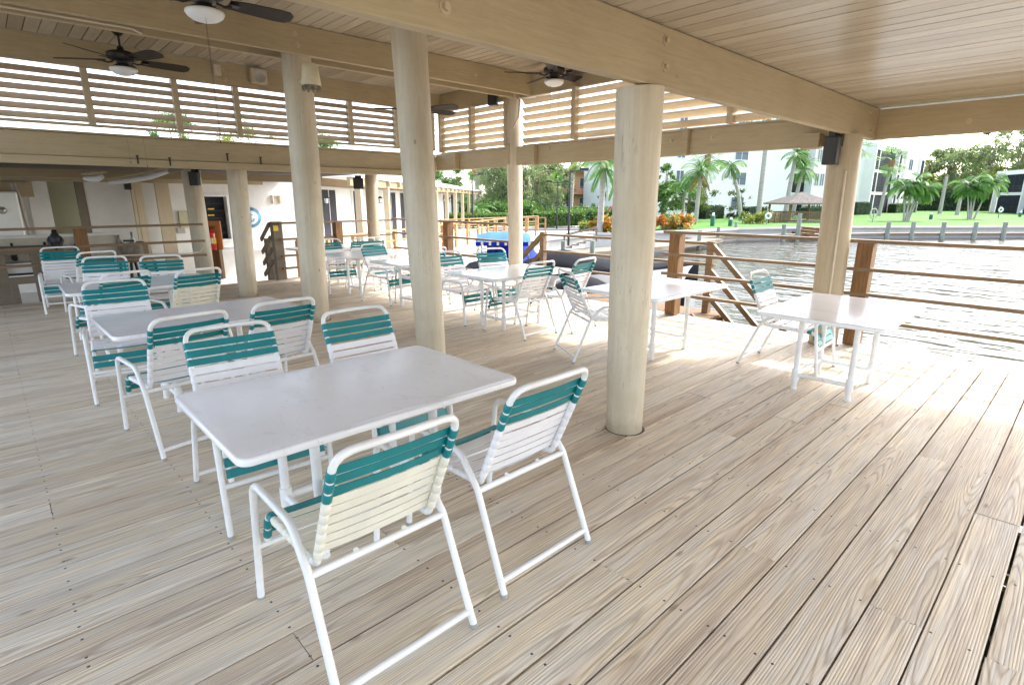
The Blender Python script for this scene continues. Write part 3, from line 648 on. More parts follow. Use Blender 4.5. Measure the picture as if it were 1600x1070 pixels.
# landing with stairs toward the boats
root = thing('landing', 'wooden landing and stair rails between deck and boats, beyond the railing gap', 'landing')
mb = MB()
y = 7.34
while y < 8.5: mb.box((-7.7,y,-.19), (-4.0,y+.135,-.15)); y += .142
mb.build('platform', M_post, root)
mb = MB(); mb.box((-7.7,8.48,-.34),(-4.0,8.52,-.195)); mb.build('fascia', M_rail, root)
pA = aty(847,395,8.35); pB = aty(1112,395,8.4)
for q in (pA, pB):
    mb = MB(); mb.cbox((q.x,8.38,.36), (.105,.105,1.28)); mb.build('post', M_rail, root, bevel=.003)
zA = aty(847,365,8.35).z; zB = aty(1117,379,8.4).z
for dz in (0,-.33,-.66):
    mb = MB(); mb.bar((pA.x-.06,8.36,zA+dz-.02), (pB.x+.06,8.40,zB+dz-.02), .09, .04); mb.build('rail', M_rail, root, bevel=.003)
for dz in (0,-.36):
    mb = MB(); mb.bar((pA.x,8.36,zA+dz-.02), (pA.x-1.35,8.36,zA+dz-1.15), .06, .09); mb.build('stair_rail', M_rail, root)
for dz in (0,-.40,-.80):
    mb = MB(); mb.bar((pB.x,8.36,zB+dz-.02), (pB.x+1.35,8.28,zB+dz-1.25), .06, .075); mb.build('stair_rail', M_rail, root)
mb = MB(); mb.bar((pB.x-.1,8.0,-.2), (pB.x+.9,8.0,-1.05), .05, .22); mb.bar((pB.x-.1,8.45,-.2), (pB.x+.9,8.45,-1.05), .05, .22); mb.build('stringer', M_rail, root)
# ================================================================== TABLES
def rrect(hx, hy, r, n=5):
    pts = []
    for cx, cy, a0 in ((hx-r,hy-r,0),(-hx+r,hy-r,90),(-hx+r,-hy+r,180),(hx-r,-hy+r,270)):
        for i in range(n+1): a = R(a0+90*i/n); pts.append((cx+r*math.cos(a), cy+r*math.sin(a)))
    return pts
def make_table(loc, rz, label, hx=.485, hy=.715):
    root = thing('patio_table', label, 'table', loc, rz, 'white rectangular patio tables')
    mb = MB(); n = 24
    layers = [(rrect(hx-.045,hy-.045,.03), .690),(rrect(hx-.004,hy-.004,.05), .692),(rrect(hx,hy,.055), .697),(rrect(hx,hy,.055), .716),(rrect(hx-.004,hy-.004,.052), .7225),(rrect(hx-.012,hy-.012,.046), .7245),(rrect(hx-.016,hy-.016,.043),.7235),(rrect(hx-.05,hy-.05,.03),.7235)]
    vs = [(x,y,z) for L,z in layers for x,y in L]; fs = []
    for i in range(len(layers)-1):
        for k in range(n): fs.append((i*n+k, i*n+(k+1)%n, (i+1)*n+(k+1)%n, (i+1)*n+k))
    mb.add(vs, fs, True); mb.add([vs[(len(layers)-1)*n+k] for k in range(n)], [tuple(range(n))]); mb.add(vs[:n], [tuple(range(n))[::-1]])
    mb.build('table_top', M_top, root)
    lx, ly = .215, .325
    for sx in (-1,1):
        for sy in (-1,1):
            mb = MB(); x, y = sx*lx, sy*ly
            mb.cyl((x,y,0), (x,y,.69), .023, n=14); mb.cyl((x,y,.0), (x,y,.022), .0255, n=14); mb.cyl((x,y,.08), (x,y,.19), .031, n=14)
            mb.cyl((x,y,.62),(x,y,.688), .028, n=14)
            mb.build('leg', M_white, root)
    for z, nm, r in ((.135,'stretcher',.019),(.655,'apron_bar',.02)):
        mb = MB()
        for sy in (-1,1): mb.cyl((-lx,sy*ly,z),(lx,sy*ly,z), r, n=10)
        for sx in (-1,1): mb.cyl((sx*lx,-ly,z),(sx*lx,ly,z), r, n=10)
        mb.build(nm, M_white, root)
    return root
T = [(-2.49,1.24,0,'large white table nearest the camera with two chairs on its right'),
     (-5.06,1.22,1,'second white table from the camera on the left side of the deck'),
     (-7.54,1.20,-1,'third white table on the left side, its corner poking out by a chair leg'),
     (-1.455,5.38,1,'white table nearest the water railing, one chair tucked at its left'),
     (-3.27,5.25,-1,'white table behind the foreground pillar, near the railing gap'),
     (-5.35,5.02,0,'white table between thick pillar and slender pillar with chairs on both sides'),
     (-7.30,4.98,0,'white table partly behind the thick pillar, fourth from the water railing'),
     (-8.95,4.93,0,'small looking white table between two far pairs of chairs'),
     (-10.55,4.95,0,'farthest white table, seen as a sliver left of the siren pillar')]
tables = []
t0 = make_table((T[0][0],T[0][1],0), R(T[0][2]), T[0][3])
for (x,y,a,lab) in T[1:]:
    c = copy_tree(t0); c.location = (x,y,0); c.rotation_euler = (0,0,R(a)); c['label'] = lab

# ================================================================== CHAIRS
def arc(c, r, a0, a1, n, plane):                     # plane: function (u,v)->Vector
    return [plane(c[0]+r*math.cos(R(a0+(a1-a0)*i/n)), c[1]+r*math.sin(R(a0+(a1-a0)*i/n))) for i in range(n+1)]
def fillet(pts, rad, n=5):
    """round the inner corners of a 3D polyline"""
    P = [Vector(p) for p in pts]; out = [P[0]]
    for i in range(1, len(P)-1):
        a, b, c = P[i-1], P[i], P[i+1]; r = rad[i-1] if isinstance(rad, (list, tuple)) else rad
        u = (a-b).normalized(); v = (c-b).normalized(); ang = u.angle(v); t = min(r/math.tan(ang/2), (a-b).length*.49, (c-b).length*.49)
        p0, p1 = b+u*t, b+v*t
        for k in range(n+1):
            s = k/n; out.append(p0*(1-s)**2 + b*2*s*(1-s) + p1*s**2)
    out.append(P[-1]); return out
TR = .0150
def make_chair(strap):
    root = thing('strap_chair', 'x', 'chair', (0,0,0), 0, 'white strap chairs with teal bands')
    for sy in (-1,1):
        y = .277*sy
        mb = MB(); pts = [(.385,y,.012),(.315,y*.985,.578),(-.06,y*.985,.572),(-.185,y,.435),(-.36,y*1.02,.012)]
        mb.tube(fillet(pts, [.075,.12,.10], 6), TR, 10)
        mb.cm = 1; mb.cyl((.3865,y,0),(.3845,y,.016), .0165, n=10); mb.cyl((-.3615,y*1.02,0),(-.3585,y*1.02,.016), .0165, n=10)
        mb.build('side_frame', [M_white, M_cap], root)
    for p, nm in (((-.187,0,.430),'rear_bar'),((.352,0,.268),'front_bar'),((-.338,0,.062),'foot_bar')):
        mb = MB(); mb.cyl((p[0],-.277,p[2]),(p[0],.277,p[2]), .0135, n=10)
        if nm == 'front_bar':
            pass
        mb.build(nm, M_white, root)
    # sling frame: seat rails, back rails, rounded top bar
    yb = .232
    B0 = Vector((-.150,0,.438)); B1 = Vector((-.365,0,.922)); up = (B1-B0).normalized()
    S1 = Vector((.300,0,.425)); S2 = Vector((.352,0,.285))
    mb = MB()
    path = [(S2.x,-yb,S2.z),(S1.x,-yb,S1.z),(B0.x,-yb,B0.z),(B1.x,-yb,B1.z),(B1.x-.012,0,B1.z+.004),(B1.x,yb,B1.z),(B0.x,yb,B0.z),(S1.x,yb,S1.z),(S2.x,yb,S2.z)]
    mb.tube(fillet(path, [.04,.03,.075,.4,.075,.03,.04], 6), .0140, 10)
    for yy in (-.10,.10): mb.cyl((-.172,yy,.418),(-.180,yy,.445), .011, n=8)
    mb.build('sling_frame', M_white, root)
    def straps(mb, P, Q, s0, s1, n, normal, sag):
        """n straps between path points P->Q (fractions s0..s1), lying across y"""
        d = (Q-P); L = d.length; d = d.normalized(); pitch = (s1-s0)*L/n; wd = pitch*.83
        nrm = Vector(normal).normalized()
        for i in range(n):
            c = P + d*((s0*L)+pitch*(i+.5)); K = 8; vs = []
            w_ = wd*random.uniform(.94,1.03); sag_ = sag; sag = sag*random.uniform(.5,1.8)
            for side in (1,-1):
                for k in range(K+1):
                    y = -yb + 2*yb*k/K; q = 1-(2*k/K-1)**2
                    o = nrm*(.0145 + side*.0013 - sag*q)
                    for e in (-1,1): vs.append(c + d*(e*w_/2) + o + Vector((0,y,0)))
            fs = []; n2 = 2*(K+1)
            for k in range(K):
                fs.append((2*k,2*k+1,2*k+3,2*k+2)); fs.append((n2+2*k,n2+2*k+2,n2+2*k+3,n2+2*k+1))
                fs.append((2*k,2*k+2,n2+2*k+2,n2+2*k)); fs.append((2*k+1,n2+2*k+1,n2+2*k+3,2*k+3))
            mb.add(vs, fs); sag = sag_
            for sy in (-1,1):
                p = c + Vector((0,sy*yb,0)); h = d*(w_/2)
                mb.tube([p-h,p-h*.9,p+h*.9,p+h], .0172, 10, radii=[.0155,.0172,.0172,.0155])
    nb = (up.z,0,-up.x) if up.z*1 > 0 else (1,0,0)      # front side of the back
    ms = MB(); straps(ms, B0, B1, .06, .60, 6, nb, .006); bk = ms.build('backrest', strap, root)
    ms = MB(); straps(ms, B0, B1, .605, .88, 3, nb, .006); ms.build('teal_band', M_teal, bk)
    ms = MB(); straps(ms, B0, S1, .07, .86, 7, (0,0,1), .010); st = ms.build('seat', strap, root)
    ms = MB(); straps(ms, B0, S1, .865, .975, 1, (0,0,1), .006)
    dn = (S2-S1).normalized(); straps(ms, S1, S2, .14, .90, 2, (-dn.z,0,dn.x), .002); ms.build('teal_band', M_teal, st)
    return root
CH = [ # x, y, facing deg, cream?, label
 (-1.80,.865,180,1,'aged cream strapped chair nearest the camera, in front of the near table'),
 (-1.84,1.633,180,0,'white and teal chair right of the cream one, pushed at the near table end'),
 (-3.10,.93,-3,0,'chair facing the camera on the far side of the near table, left of two'),
 (-3.05,1.73,-1,0,'chair facing the camera on the far side of the near table, right of two'),
 (-4.33,.83,187,0,'chair seen from behind with its arm out, left one at the second left table'),
 (-4.43,1.50,184,0,'chair seen from behind right of its twin, at the second left table'),
 (-5.79,.74,-6,0,'chair facing the camera with teal seat front behind the second left table corner'),
 (-7.15,.87,198,0,'chair almost hidden directly behind the teal fronted one at left'),
 (-6.93,1.52,192,1,'cream strapped chair seen from behind left of the thin far pillar'),
 (-8.50,.98,-14,0,'third row chair facing the camera, left of two behind the third left table'),
 (-8.17,1.56,-12,0,'third row chair facing the camera, right of two behind the third left table'),
 (-10.15,1.03,192,0,'dull teal backed chair seen from behind in the far left group'),
 (-10.78,.76,-6,0,'farthest left chair facing the camera below the perched bird'),
 (-4.91,4.78,181,0,'chair seen from behind with arms, right end of the table by the slender pillar'),
 (-4.78,5.42,187,0,'chair behind the other one, farther right end of the table by the slender pillar'),
 (-3.62,4.66,62,0,'chair turned away toward the water left of the foreground pillar'),
 (-6.03,4.74,0,0,'chair facing the camera right of the thick pillar'),
 (-6.00,5.45,-14,0,'sunlit light teal chair facing the camera near the slender pillar'),
 (-2.02,5.755,2,0,'lone chair between the railing and the table nearest the water'),
 (-8.02,4.73,8,0,'chair facing the camera standing between far tables, left of the thick pillar'),
 (-9.42,5.40,-8,0,'chair directly behind the one between the far tables'),
 (-9.60,4.60,-6,0,'chair facing the camera right of the siren pillar'),
 (-7.42,5.0,182,0,'chair mostly hidden behind the thick pillar, teal seat edge showing'),
 (-10.15,5.32,176,0,'chair seen from behind in the farthest right group, half hidden by others'),
]
ca = make_chair(M_wstrap); cb = make_chair(M_cream); used = [False, False]
for (x,y,a,cr,lab) in CH:
    src = cb if cr else ca
    o = src if not used[cr] else copy_tree(src)
    used[cr] = True
    o.location = (x,y,0); o.rotation_euler = (0,0,R(a)); o['label'] = lab
# ================================================================== BUILDINGS ON THE LEFT
def part(fn, name, m, parent, bevel=0):
    mb = MB(); fn(mb); return mb.build(name, m, parent, bevel=bevel)
def rect_x(mb, x, y0, y1, z0, z1, t=.02): mb.box((x, y0, z0), (x+t, y1, z1))
yc = atx(410,300,-17).y
root = thing('clubhouse', 'white stucco clubhouse with a dark pass through window behind the left railing', 'building', (0,0,0))
part(lambda m: m.box((-17.3,-4.5,-.46), (-17.0,atx(42,300,-17).y,2.6)), 'wall', M_stucco, root)
y1r = atx(75,300,-17).y; y2r = atx(128,300,-17).y
part(lambda m: m.box((-17.3,atx(42,300,-17).y+.001,-.46), (-16.96,y1r,2.6)), 'wall', M_stucco, root)
part(lambda m: m.box((-18.2,y1r+.002,-.46), (-18.1,y2r+.5,2.6)), 'recess_wall', M_stucco_o, root)
part(lambda m: m.box((-18.1,y1r-.05,-.46), (-17.3,y1r+.0,2.6)), 'recess_side', M_stucco_o, root)
part(lambda m: m.box((-17.1,y2r-.12,-.46), (-16.98,y2r+.05,2.05)), 'trim_post', M_oldwood, root)
wy0, wy1 = atx(312,340,-17).y, atx(357,340,-17).y; wz1, wz0 = 1.72, .56
part(lambda m: (m.box((-17.3,y2r+.06,-.46),(-17.0,wy0,2.6)), m.box((-17.3,wy1,-.46),(-17.0,yc,2.6)), m.box((-17.3,wy0,wz1),(-17.0,wy1,2.6)), m.box((-17.3,wy0,-.46),(-17.0,wy1,wz0))), 'wall', M_stucco, root)
wf = part(lambda m: (m.box((-17.02,wy0-.05,wz0-.05),(-16.97,wy0+.0,wz1+.05)), m.box((-17.02,wy1,wz0-.05),(-16.97,wy1+.05,wz1+.05)), m.box((-17.02,wy0,wz1),(-16.97,wy1,wz1+.05)), m.box((-17.02,wy0,wz0-.05),(-16.97,wy1,wz0))), 'window', M_hull, root)
part(lambda m: m.box((-17.25,wy0,wz0),(-17.24,wy1,wz1)), 'pane', M_doorglass, wf)
part(lambda m: [m.box((-17.18,wy0+.02,z),(-17.16,wy1-.02,z+.02)) for z in (.72,.92,1.12,1.33,1.52)], 'bar', M_black, wf)
part(lambda m: [m.box((-17.19,y,z),(-17.17,y+.16,z+.035)) for y,z in ((wy0+.28,.78),(wy0+.3,1.0),(wy0+.26,1.2),(wy0+.28,1.37),(wy0+.05,1.4),(wy0+.04,1.27))], 'bottle_shelf', M_yellow, wf)
part(lambda m: m.box((-16.99,-4.4,2.05),(-16.9,yc,2.25)), 'header', M_beam_y, root)
part(lambda m: m.box((-16.96,-4.4,1.70),(-16.88,atx(48,280,-16.9).y,2.02)), 'dropped_header', M_beam_y, root)
for px, wd in ((221,.16),(258,.30),(212,.07)):
    yy = atx(px,330,-16.6).y
    p = thing('veranda_post', {221:'tan timber veranda post with a pipe clamp',258:'wider pale tan veranda post right of the clamped one',212:'thin dark trim left of the clamped veranda post'}[px], 'post')
    part(lambda m: m.box((-16.65,yy-wd/2,-.45),(-16.55,yy+wd/2,2.05)), 'shaft', M_beam_z, p)
# emblem, boxes
e = atx(391,340,-16.99); root = thing('wall_emblem', 'round blue emblem on the white wall half hidden by the thin far pillar', 'emblem', (-16.98,e.y,e.z))
MY = Matrix.Rotation(R(90),3,'Y')
mb = MB(); mb.lathe([(0,0),(.30,0),(.30,.02),(0,.021)], (0,0,0), 36, MY); mb.build('disc', M_emblem, root)
mb = MB(); mb.lathe([(.20,.024),(.20,.03),(0,.031)], (0,0,0), 32, MY); mb.lathe([(.285,.024),(.30,.026)], (0,0,0), 36, MY); mb.build('inner_disc', M_embl2, root)
mb = MB(); mb.bar((.035,0,-.13),(.035,0,.12),.03,.004,(1,0,0)); mb.bar((.036,-.06,.07),(.036,.06,.07),.022,.004,(1,0,0)); mb.tube([(.035,-.10,-.03),(.035,-.07,-.10),(.035,0,-.13),(.035,.07,-.10),(.035,.10,-.03)],.012,6); mb.build('mark', M_emblem, root)
p = atx(289,343,-16.98); boxpart('meter_box', 'yellowish metal box on the white wall above a small grey one', 'box', p, (.10,.28,.44), simple('putty_metal', (.50,.47,.30), .5))
p = atx(283,360,-16.98); boxpart('outlet_box', 'small grey outlet box on the white wall', 'box', p, (.08,.18,.16), M_grey)
p = atx(3,330,-16.9); root = boxpart('electrical_cabinet', 'white electrical cabinet at the left edge of the photo with a chrome knob', 'cabinet', (-16.8,p.y,p.z-.1), (.3,.62,1.05), M_hull)
mb = MB(); mb.lathe([(0,0),(.07,0),(.08,.03),(.05,.07),(0,.08)], (.15,.0,.12), 16, MY); mb.build('knob', M_steel, root)
for i, px in enumerate((28,34)):
    a = atx(px-4,305,-16.9); b_ = atx(px,352,-16.9); mb = MB(); mb.tube([(-16.9,a.y-.05,2.0),(-16.9,a.y,1.7),(-16.9,b_.y+.1*i,1.0),(-16.9,b_.y+.1*i,.4)], .035, 8)
    tag(mb.build('drain_pipe', M_grey), ('left' if i == 0 else 'right')+' grey pipe on the white wall beside the electrical cabinet', 'pipe')
p = atx(198,284,-15.0); mb = MB(); mb.cbox((p.x,p.y,p.z), (.12,.12,.34)); tag(mb.build('horn_speaker', M_black), 'small black lamp hanging by the clamped veranda post', 'lamp')
# tube lights under the lean-to
for i, (pa, pb_, lab) in enumerate((((132,279),(160,276),'short white wrapped light fixture under the lean-to roof'),((170,286),(262,268),'long white wrapped light fixture under the lean-to roof'))):
    a = atx(*pa,-12.9); b_ = atx(*pb_,-12.6); root = thing('light_fixture', lab, 'light fixture')
    mb = MB(); mb.tube([a, a.lerp(b_,.3)+Vector((0,0,-.02)), a.lerp(b_,.7)+Vector((0,0,-.03)), b_], .04, 10, radii=[.035,.05,.055,.04]); mb.build('diffuser', M_globe, root)
    mb = MB(); mb.bar(a+Vector((0,0,.07)), b_+Vector((0,.05,.08)), .12, .03); mb.build('housing', M_beam_y, root)
# counter + extinguisher board
root = thing('outdoor_counter', 'white outdoor counter below the dark window with a small tap', 'counter', (-15.6,5.0,-.46))
part(lambda m: m.cbox((0,-.0,.40),(.7,2.1,.80)), 'base', M_stucco, root); part(lambda m: m.cbox((.02,0,.84),(.8,2.25,.07)), 'counter_top', M_hull, root)
mb = MB(); mb.tube([(-.1,-.1,.87),(-.1,-.1,1.08),(-.02,-.1,1.14),(.06,-.1,1.08)], .015, 8); mb.build('tap', M_steel, root)
q = atd(334,368,11.6); root = thing('extinguisher_board', 'orange backboard on a brown post carrying the red fire extinguisher', 'board', (q.x,q.y,0), R(-44))
part(lambda m: m.cbox((0,0,q.z),(.03,.34,.60)), 'backboard', M_orange, root); part(lambda m: m.cbox((-.03,-.02,(q.z-.3)/2),(.12,.22,q.z-.28)), 'post', M_post, root)
ex = thing('fire_extinguisher', 'red fire extinguisher with yellow and white label on the orange board', 'fire extinguisher', (q.x+.10*math.cos(R(-44)),q.y+.10*math.sin(R(-44)),q.z-.06), R(-44))
mb = MB(); mb.lathe([(0,-.24),(.075,-.235),(.082,-.22),(.082,.10),(.06,.15),(.025,.17),(.02,.2)], (0,0,0), 20); mb.build('cylinder', M_red, ex)
mb = MB(); mb.cyl((0,0,-.10),(0,0,.02),.0835,n=20); mb.build('label', M_yellow, ex)
mb = MB(); mb.cbox((.072,.03,-.04),(.03,.05,.10)); mb.build('label_panel', M_hull, ex)
mb = MB(); mb.cbox((0,.02,.215),(.03,.14,.02)); mb.cbox((0,.03,.25),(.03,.14,.015)); mb.tube([(0,-.02,.21),(.0,-.10,.19),(.0,-.11,.05),(0,-.09,-.12)], .011, 8); mb.build('valve', M_black, ex)
# bright end wall with sconce
root = thing('garden_wall', 'bright sunlit white wall between clubhouse corner and dark doors', 'wall')
part(lambda m: m.box((-17.9,yc+.02,-.46),(-17.6,8.0,2.5)), 'wall', M_stucco, root)
p = atx(430,312,-17.55); root = thing('wall_sconce', 'small square metal sconce on the bright sunlit wall', 'lamp', p)
mb = MB(); mb.cbox((.05,-.1,0),(.16,.03,.26)); mb.cbox((.05,.12,0),(.16,.05,.26)); mb.cbox((.05,0,.12),(.18,.28,.03)); mb.build('shade', M_tanmetal, root)

# long building with colonnade, running away diagonally
F0 = Vector((-17.6,8.05,0)); DR = Vector((-.682,.731,0)); NR = Vector((.731,.682,0)); LEN = 33.5
ang = math.atan2(DR.y, DR.x); MF = Matrix.Rotation(ang, 3, 'Z')
root = thing('cabana_building', 'long low white building with dark doors and flat white roof beyond the deck', 'building', F0, ang)
# local x along facade, local -y toward the water
part(lambda m: m.box((0,0,-.46),(LEN-2,.25,2.05)), 'wall', M_hull, root)
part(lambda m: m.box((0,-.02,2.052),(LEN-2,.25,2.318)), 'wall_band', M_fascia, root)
part(lambda m: (m.add([(-.5,-1.3,2.40),(LEN+.3,-1.3,2.40),(LEN-1,4,3.35),(-.5,4,3.35),(-.5,-1.3,2.32),(LEN+.3,-1.3,2.32),(LEN-1,4,2.32),(-.5,4,2.32)],
      [(0,1,2,3),(4,7,6,5),(0,4,5,1),(1,5,6,2),(2,6,7,3),(3,7,4,0)])), 'roof', M_wroof, root)
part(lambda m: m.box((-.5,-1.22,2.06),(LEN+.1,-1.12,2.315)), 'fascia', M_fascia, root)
for i in range(22):
    mb = MB(); x = .4+i*1.55; mb.box((x,-1.34,2.12),(x+.10,-1.225,2.31)); mb.build('rafter_tail', M_beam_x, root)
for i in range(11):
    mb = MB(); x = .3+i*3.2; mb.box((x,-1.26,-.46),(x+.2,-1.06,2.05)); mb.build('column', M_beam_z, root)
def tpos(px):                                       # distance along the facade of a pixel column
    a = px-800; # solve lateral/depth
    lo, hi = 0.0, 60.0
    for _ in range(50):
        t = (lo+hi)/2; p = F0+DR*t; dep = -p.x*.7276+p.y*.686; lat = p.x*.686+p.y*.7276
        dep = dep*.9676+.25*1.2
        if lat/dep*FPX > a: hi = t
        else: lo = t
    return t
for (xa, xb, sc) in ((497,526,1),(553,568,0),(603,618,1),(625,637,0),(643,652,0),(658,668,0),(677,684,1),(692,698,0),(704,710,1)):
    ta, tb = tpos(xa), tpos(xb)
    d = part(lambda m: m.box((ta,-.06,-.40),(tb,-.04,1.95)), 'door', M_doorglass, root)
    part(lambda m: (m.box((ta-.1,-.07,-.4),(ta,-.0,2.05)), m.box((tb,-.07,-.4),(tb+.1,-.0,2.05)), m.box((ta,-.07,1.951),(tb,-.0,2.05)), m.box(((ta+tb)/2-.012,-.075,-.4),((ta+tb)/2+.012,-.05,1.95))), 'frame', M_hull, d)
for i, px in enumerate((503,594,693,701)):
    t = tpos(px) - (.5 if i else 0); p = F0 + DR*t + NR*.22; l = thing('wall_lantern', 'black carriage lantern by the dark doors, '+('nearest','second','third','farthest')[i]+' of four', 'lantern', (p.x,p.y,1.62))
    mb = MB(); mb.lathe([(0,.16),(.02,.15),(.12,.07),(.11,.06)], (0,0,0), 8); mb.cbox((0,0,-.12),(.13,.13,.02)); mb.cbox((-.08,-.08,.02),(.12,.12,.02), ang)
    for a in range(4): mb.cyl((.065*math.cos(R(45+90*a)),.065*math.sin(R(45+90*a)),-.11),(.085*math.cos(R(45+90*a)),.085*math.sin(R(45+90*a)),.07),.008,n=5)
    mb.build('frame', M_black, l); mb = MB(); mb.cyl((0,0,-.10),(0,0,.055),.05,.07,10); mb.build('pane', M_globe, l)
# orange timber walk railings in front
def walk_rail(name, lab, pa, pb, n, z0=-.45, h=1.05, m=M_rail, group='orange boardwalk railings'):
    a, b_ = Vector(pa), Vector(pb); r = thing(name, lab, 'railing', (0,0,0), 0, group)
    for i in range(n+1):
        q = a.lerp(b_, i/n); mb = MB(); mb.cbox((q.x,q.y,z0+h/2),(.10,.10,h), math.atan2(b_.y-a.y,b_.x-a.x)); mb.build('post', m, r)
    for k, z in enumerate((h, h*.66, h*.34)):
        mb = MB(); mb.bar((a.x,a.y,z0+z),(b_.x,b_.y,z0+z), .12 if k == 0 else .05, .05); mb.build('rail', m, r)
    return r
M_orail = painted_wood('orange_cedar', (.42,.23,.095), 0, rough=.6, grime=.3)  # orange timber tone of the boardwalk rails
walk_rail('boardwalk_railing', 'orange timber railing in front of the dark doors, nearest stretch', ground(470,14.5,-.3), ground(668,22,-.3), 6, -.4, 1.0, M_orail)
walk_rail('boardwalk_railing', 'orange timber railing running on beside the white building', ground(670,22.5,-.3), ground(800,33,-.45), 8, -.45, 1.05, M_orail)
walk_rail('boardwalk_railing', 'end stretch of orange railing right of the slender corner pillar', ground(806,33,-.45), ground(852,33,-.45), 3, -.45, 1.05, M_orail)
walk_rail('boardwalk_railing', 'second orange railing a little behind the end stretch', ground(690,31,-.45), ground(840,38,-.45), 8, -.45, 1.0, M_orail)
# ================================================================== CLUTTER BEHIND THE LEFT RAILING
root = thing('fish_cleaning_table', 'weathered grey timber work bench with boxes at the far left edge', 'bench', (-12.5,.25,-.3))
part(lambda m: m.cbox((0,-.3,1.12),(.8,1.9,.09)), 'bench_top', M_oldwood, root)
def by(px, py=430): return atx(px, py, -12.1).y - .25
part(lambda m: (m.box((.35,by(-160),0),(.42,by(13),1.08)),), 'side_panel', M_oldwood, root)
part(lambda m: (m.box((.35,by(53),0),(.42,by(67),1.08)),), 'side_panel', M_oldwood, root)
part(lambda m: (m.box((.345,by(13)+.002,0),(.41,by(25),.62)),), 'lower_panel', M_oldwood, root)
part(lambda m: (m.box((.425,by(-160),.60),(.46,by(66),.72)),), 'cross_board', M_oldwood, root)
part(lambda m: (m.box((.425,by(-160),.0),(.46,by(66),.10)),), 'cross_board', M_oldwood, root)
part(lambda m: m.cbox((.0,-.25,.84),(.5,1.2,.16)), 'drawer_box', M_hull, root)
part(lambda m: m.cbox((.0,-.25,.74),(.55,1.25,.03)), 'tray', M_black, root)
root = thing('tool_rack', 'long pale board with dark brushes and tools leaning on it, under the bird', 'tool rack', (-13.3,.6,.40))
M_palewood = simple('pale_painted_board', (.52,.48,.39), .7, var=.1)
part(lambda m: m.cbox((0,-.15,.28),(.05,2.9,.62)), 'backboard', M_palewood, root)
part(lambda m: m.cbox((.03,-.15,.60),(.12,3.0,.05)), 'ledge', M_stucco, root)
for i, (y, h, mm) in enumerate(((.15,.30,M_dark),(.28,.28,M_rust),(.36,.34,M_rust),(.62,.38,M_black),(1.28,.40,M_rust),(1.50,.42,M_steel),(-.3,.3,M_black))):
    mb = MB(); mb.lathe([(0,-.02),(.045,0),(.05,h*.6),(.02,h*.75),(.018,h),(0,h)], (.07,y,.20), 10); mb.build('tool', mm, root)
for i, (px, rr, mm, lab) in enumerate(((182,.18,M_steel,'dull metal drum lying on its side beyond the left railing'),(213,.20,M_rust,'rusty round drum grill right of the dull metal one'))):
    p = atx(px,395,-13.6+.3*i); root = thing('drum_grill', lab, 'grill', (p.x,p.y,p.z+.02), R(-35))
    mb = MB(); mb.lathe([(0,-.24),(rr*.93,-.24),(rr,-.21),(rr,.21),(rr*.93,.24),(0,.24)], (0,0,0), 28, Matrix.Rotation(R(90),3,'Y')); mb.build('drum', mm, root)
    mb = MB(); mb.cbox((.2,0,rr+.03),(.03,.2,.04)); mb.build('handle', M_black, root)
    for s in (-1,1):
        mb = MB(); mb.bar((-.2,.22*s,-.2),(-.2,.3*s,-p.z-.4),.04,.04); mb.bar((.2,.22*s,-.2),(.2,.3*s,-p.z-.4),.04,.04); mb.build('leg', M_dark, root)
# perched black bird
q = atx(89,387,-11.5); root = thing('bird', 'black pigeon perched on the left railing with its back to the camera', 'bird', (-11.5,q.y,.925), R(170))
mb = MB()
prof = [((.0,0,.0),.012),((-.015,0,.03),.055),((-.012,0,.075),.082),((0,0,.13),.078),((.018,0,.175),.055),((.03,0,.205),.036),((.038,0,.232),.037),((.045,0,.255),.026),((.048,0,.267),.008)]
mb.tube([p for p,_ in prof], .05, 16, radii=[r for _,r in prof])
mb.tube([(-.03,0,.06),(-.075,0,.0),(-.11,0,-.05)], .03, 10, radii=[.045,.035,.018])
mb.tube([(.068,0,.238),(.085,0,.232),(.098,0,.226)], .01, 8, radii=[.012,.008,.002])
mb.build('body', M_bird, root)
for s in (-1,1):
    mb = MB(); mb.tube([(-.0,.062*s,.15),(-.03,.078*s,.09),(-.06,.06*s,.02),(-.085,.03*s,-.03)], .02, 10, radii=[.018,.035,.026,.008]); mb.build('wing', M_bird, root)
    mb = MB(); mb.cyl((.005,.025*s,-.006),(.0,.025*s,.03),.006,n=6); mb.cbox((.015,.025*s,-.005),(.045,.02,.006)); mb.build('foot', M_rust, root)
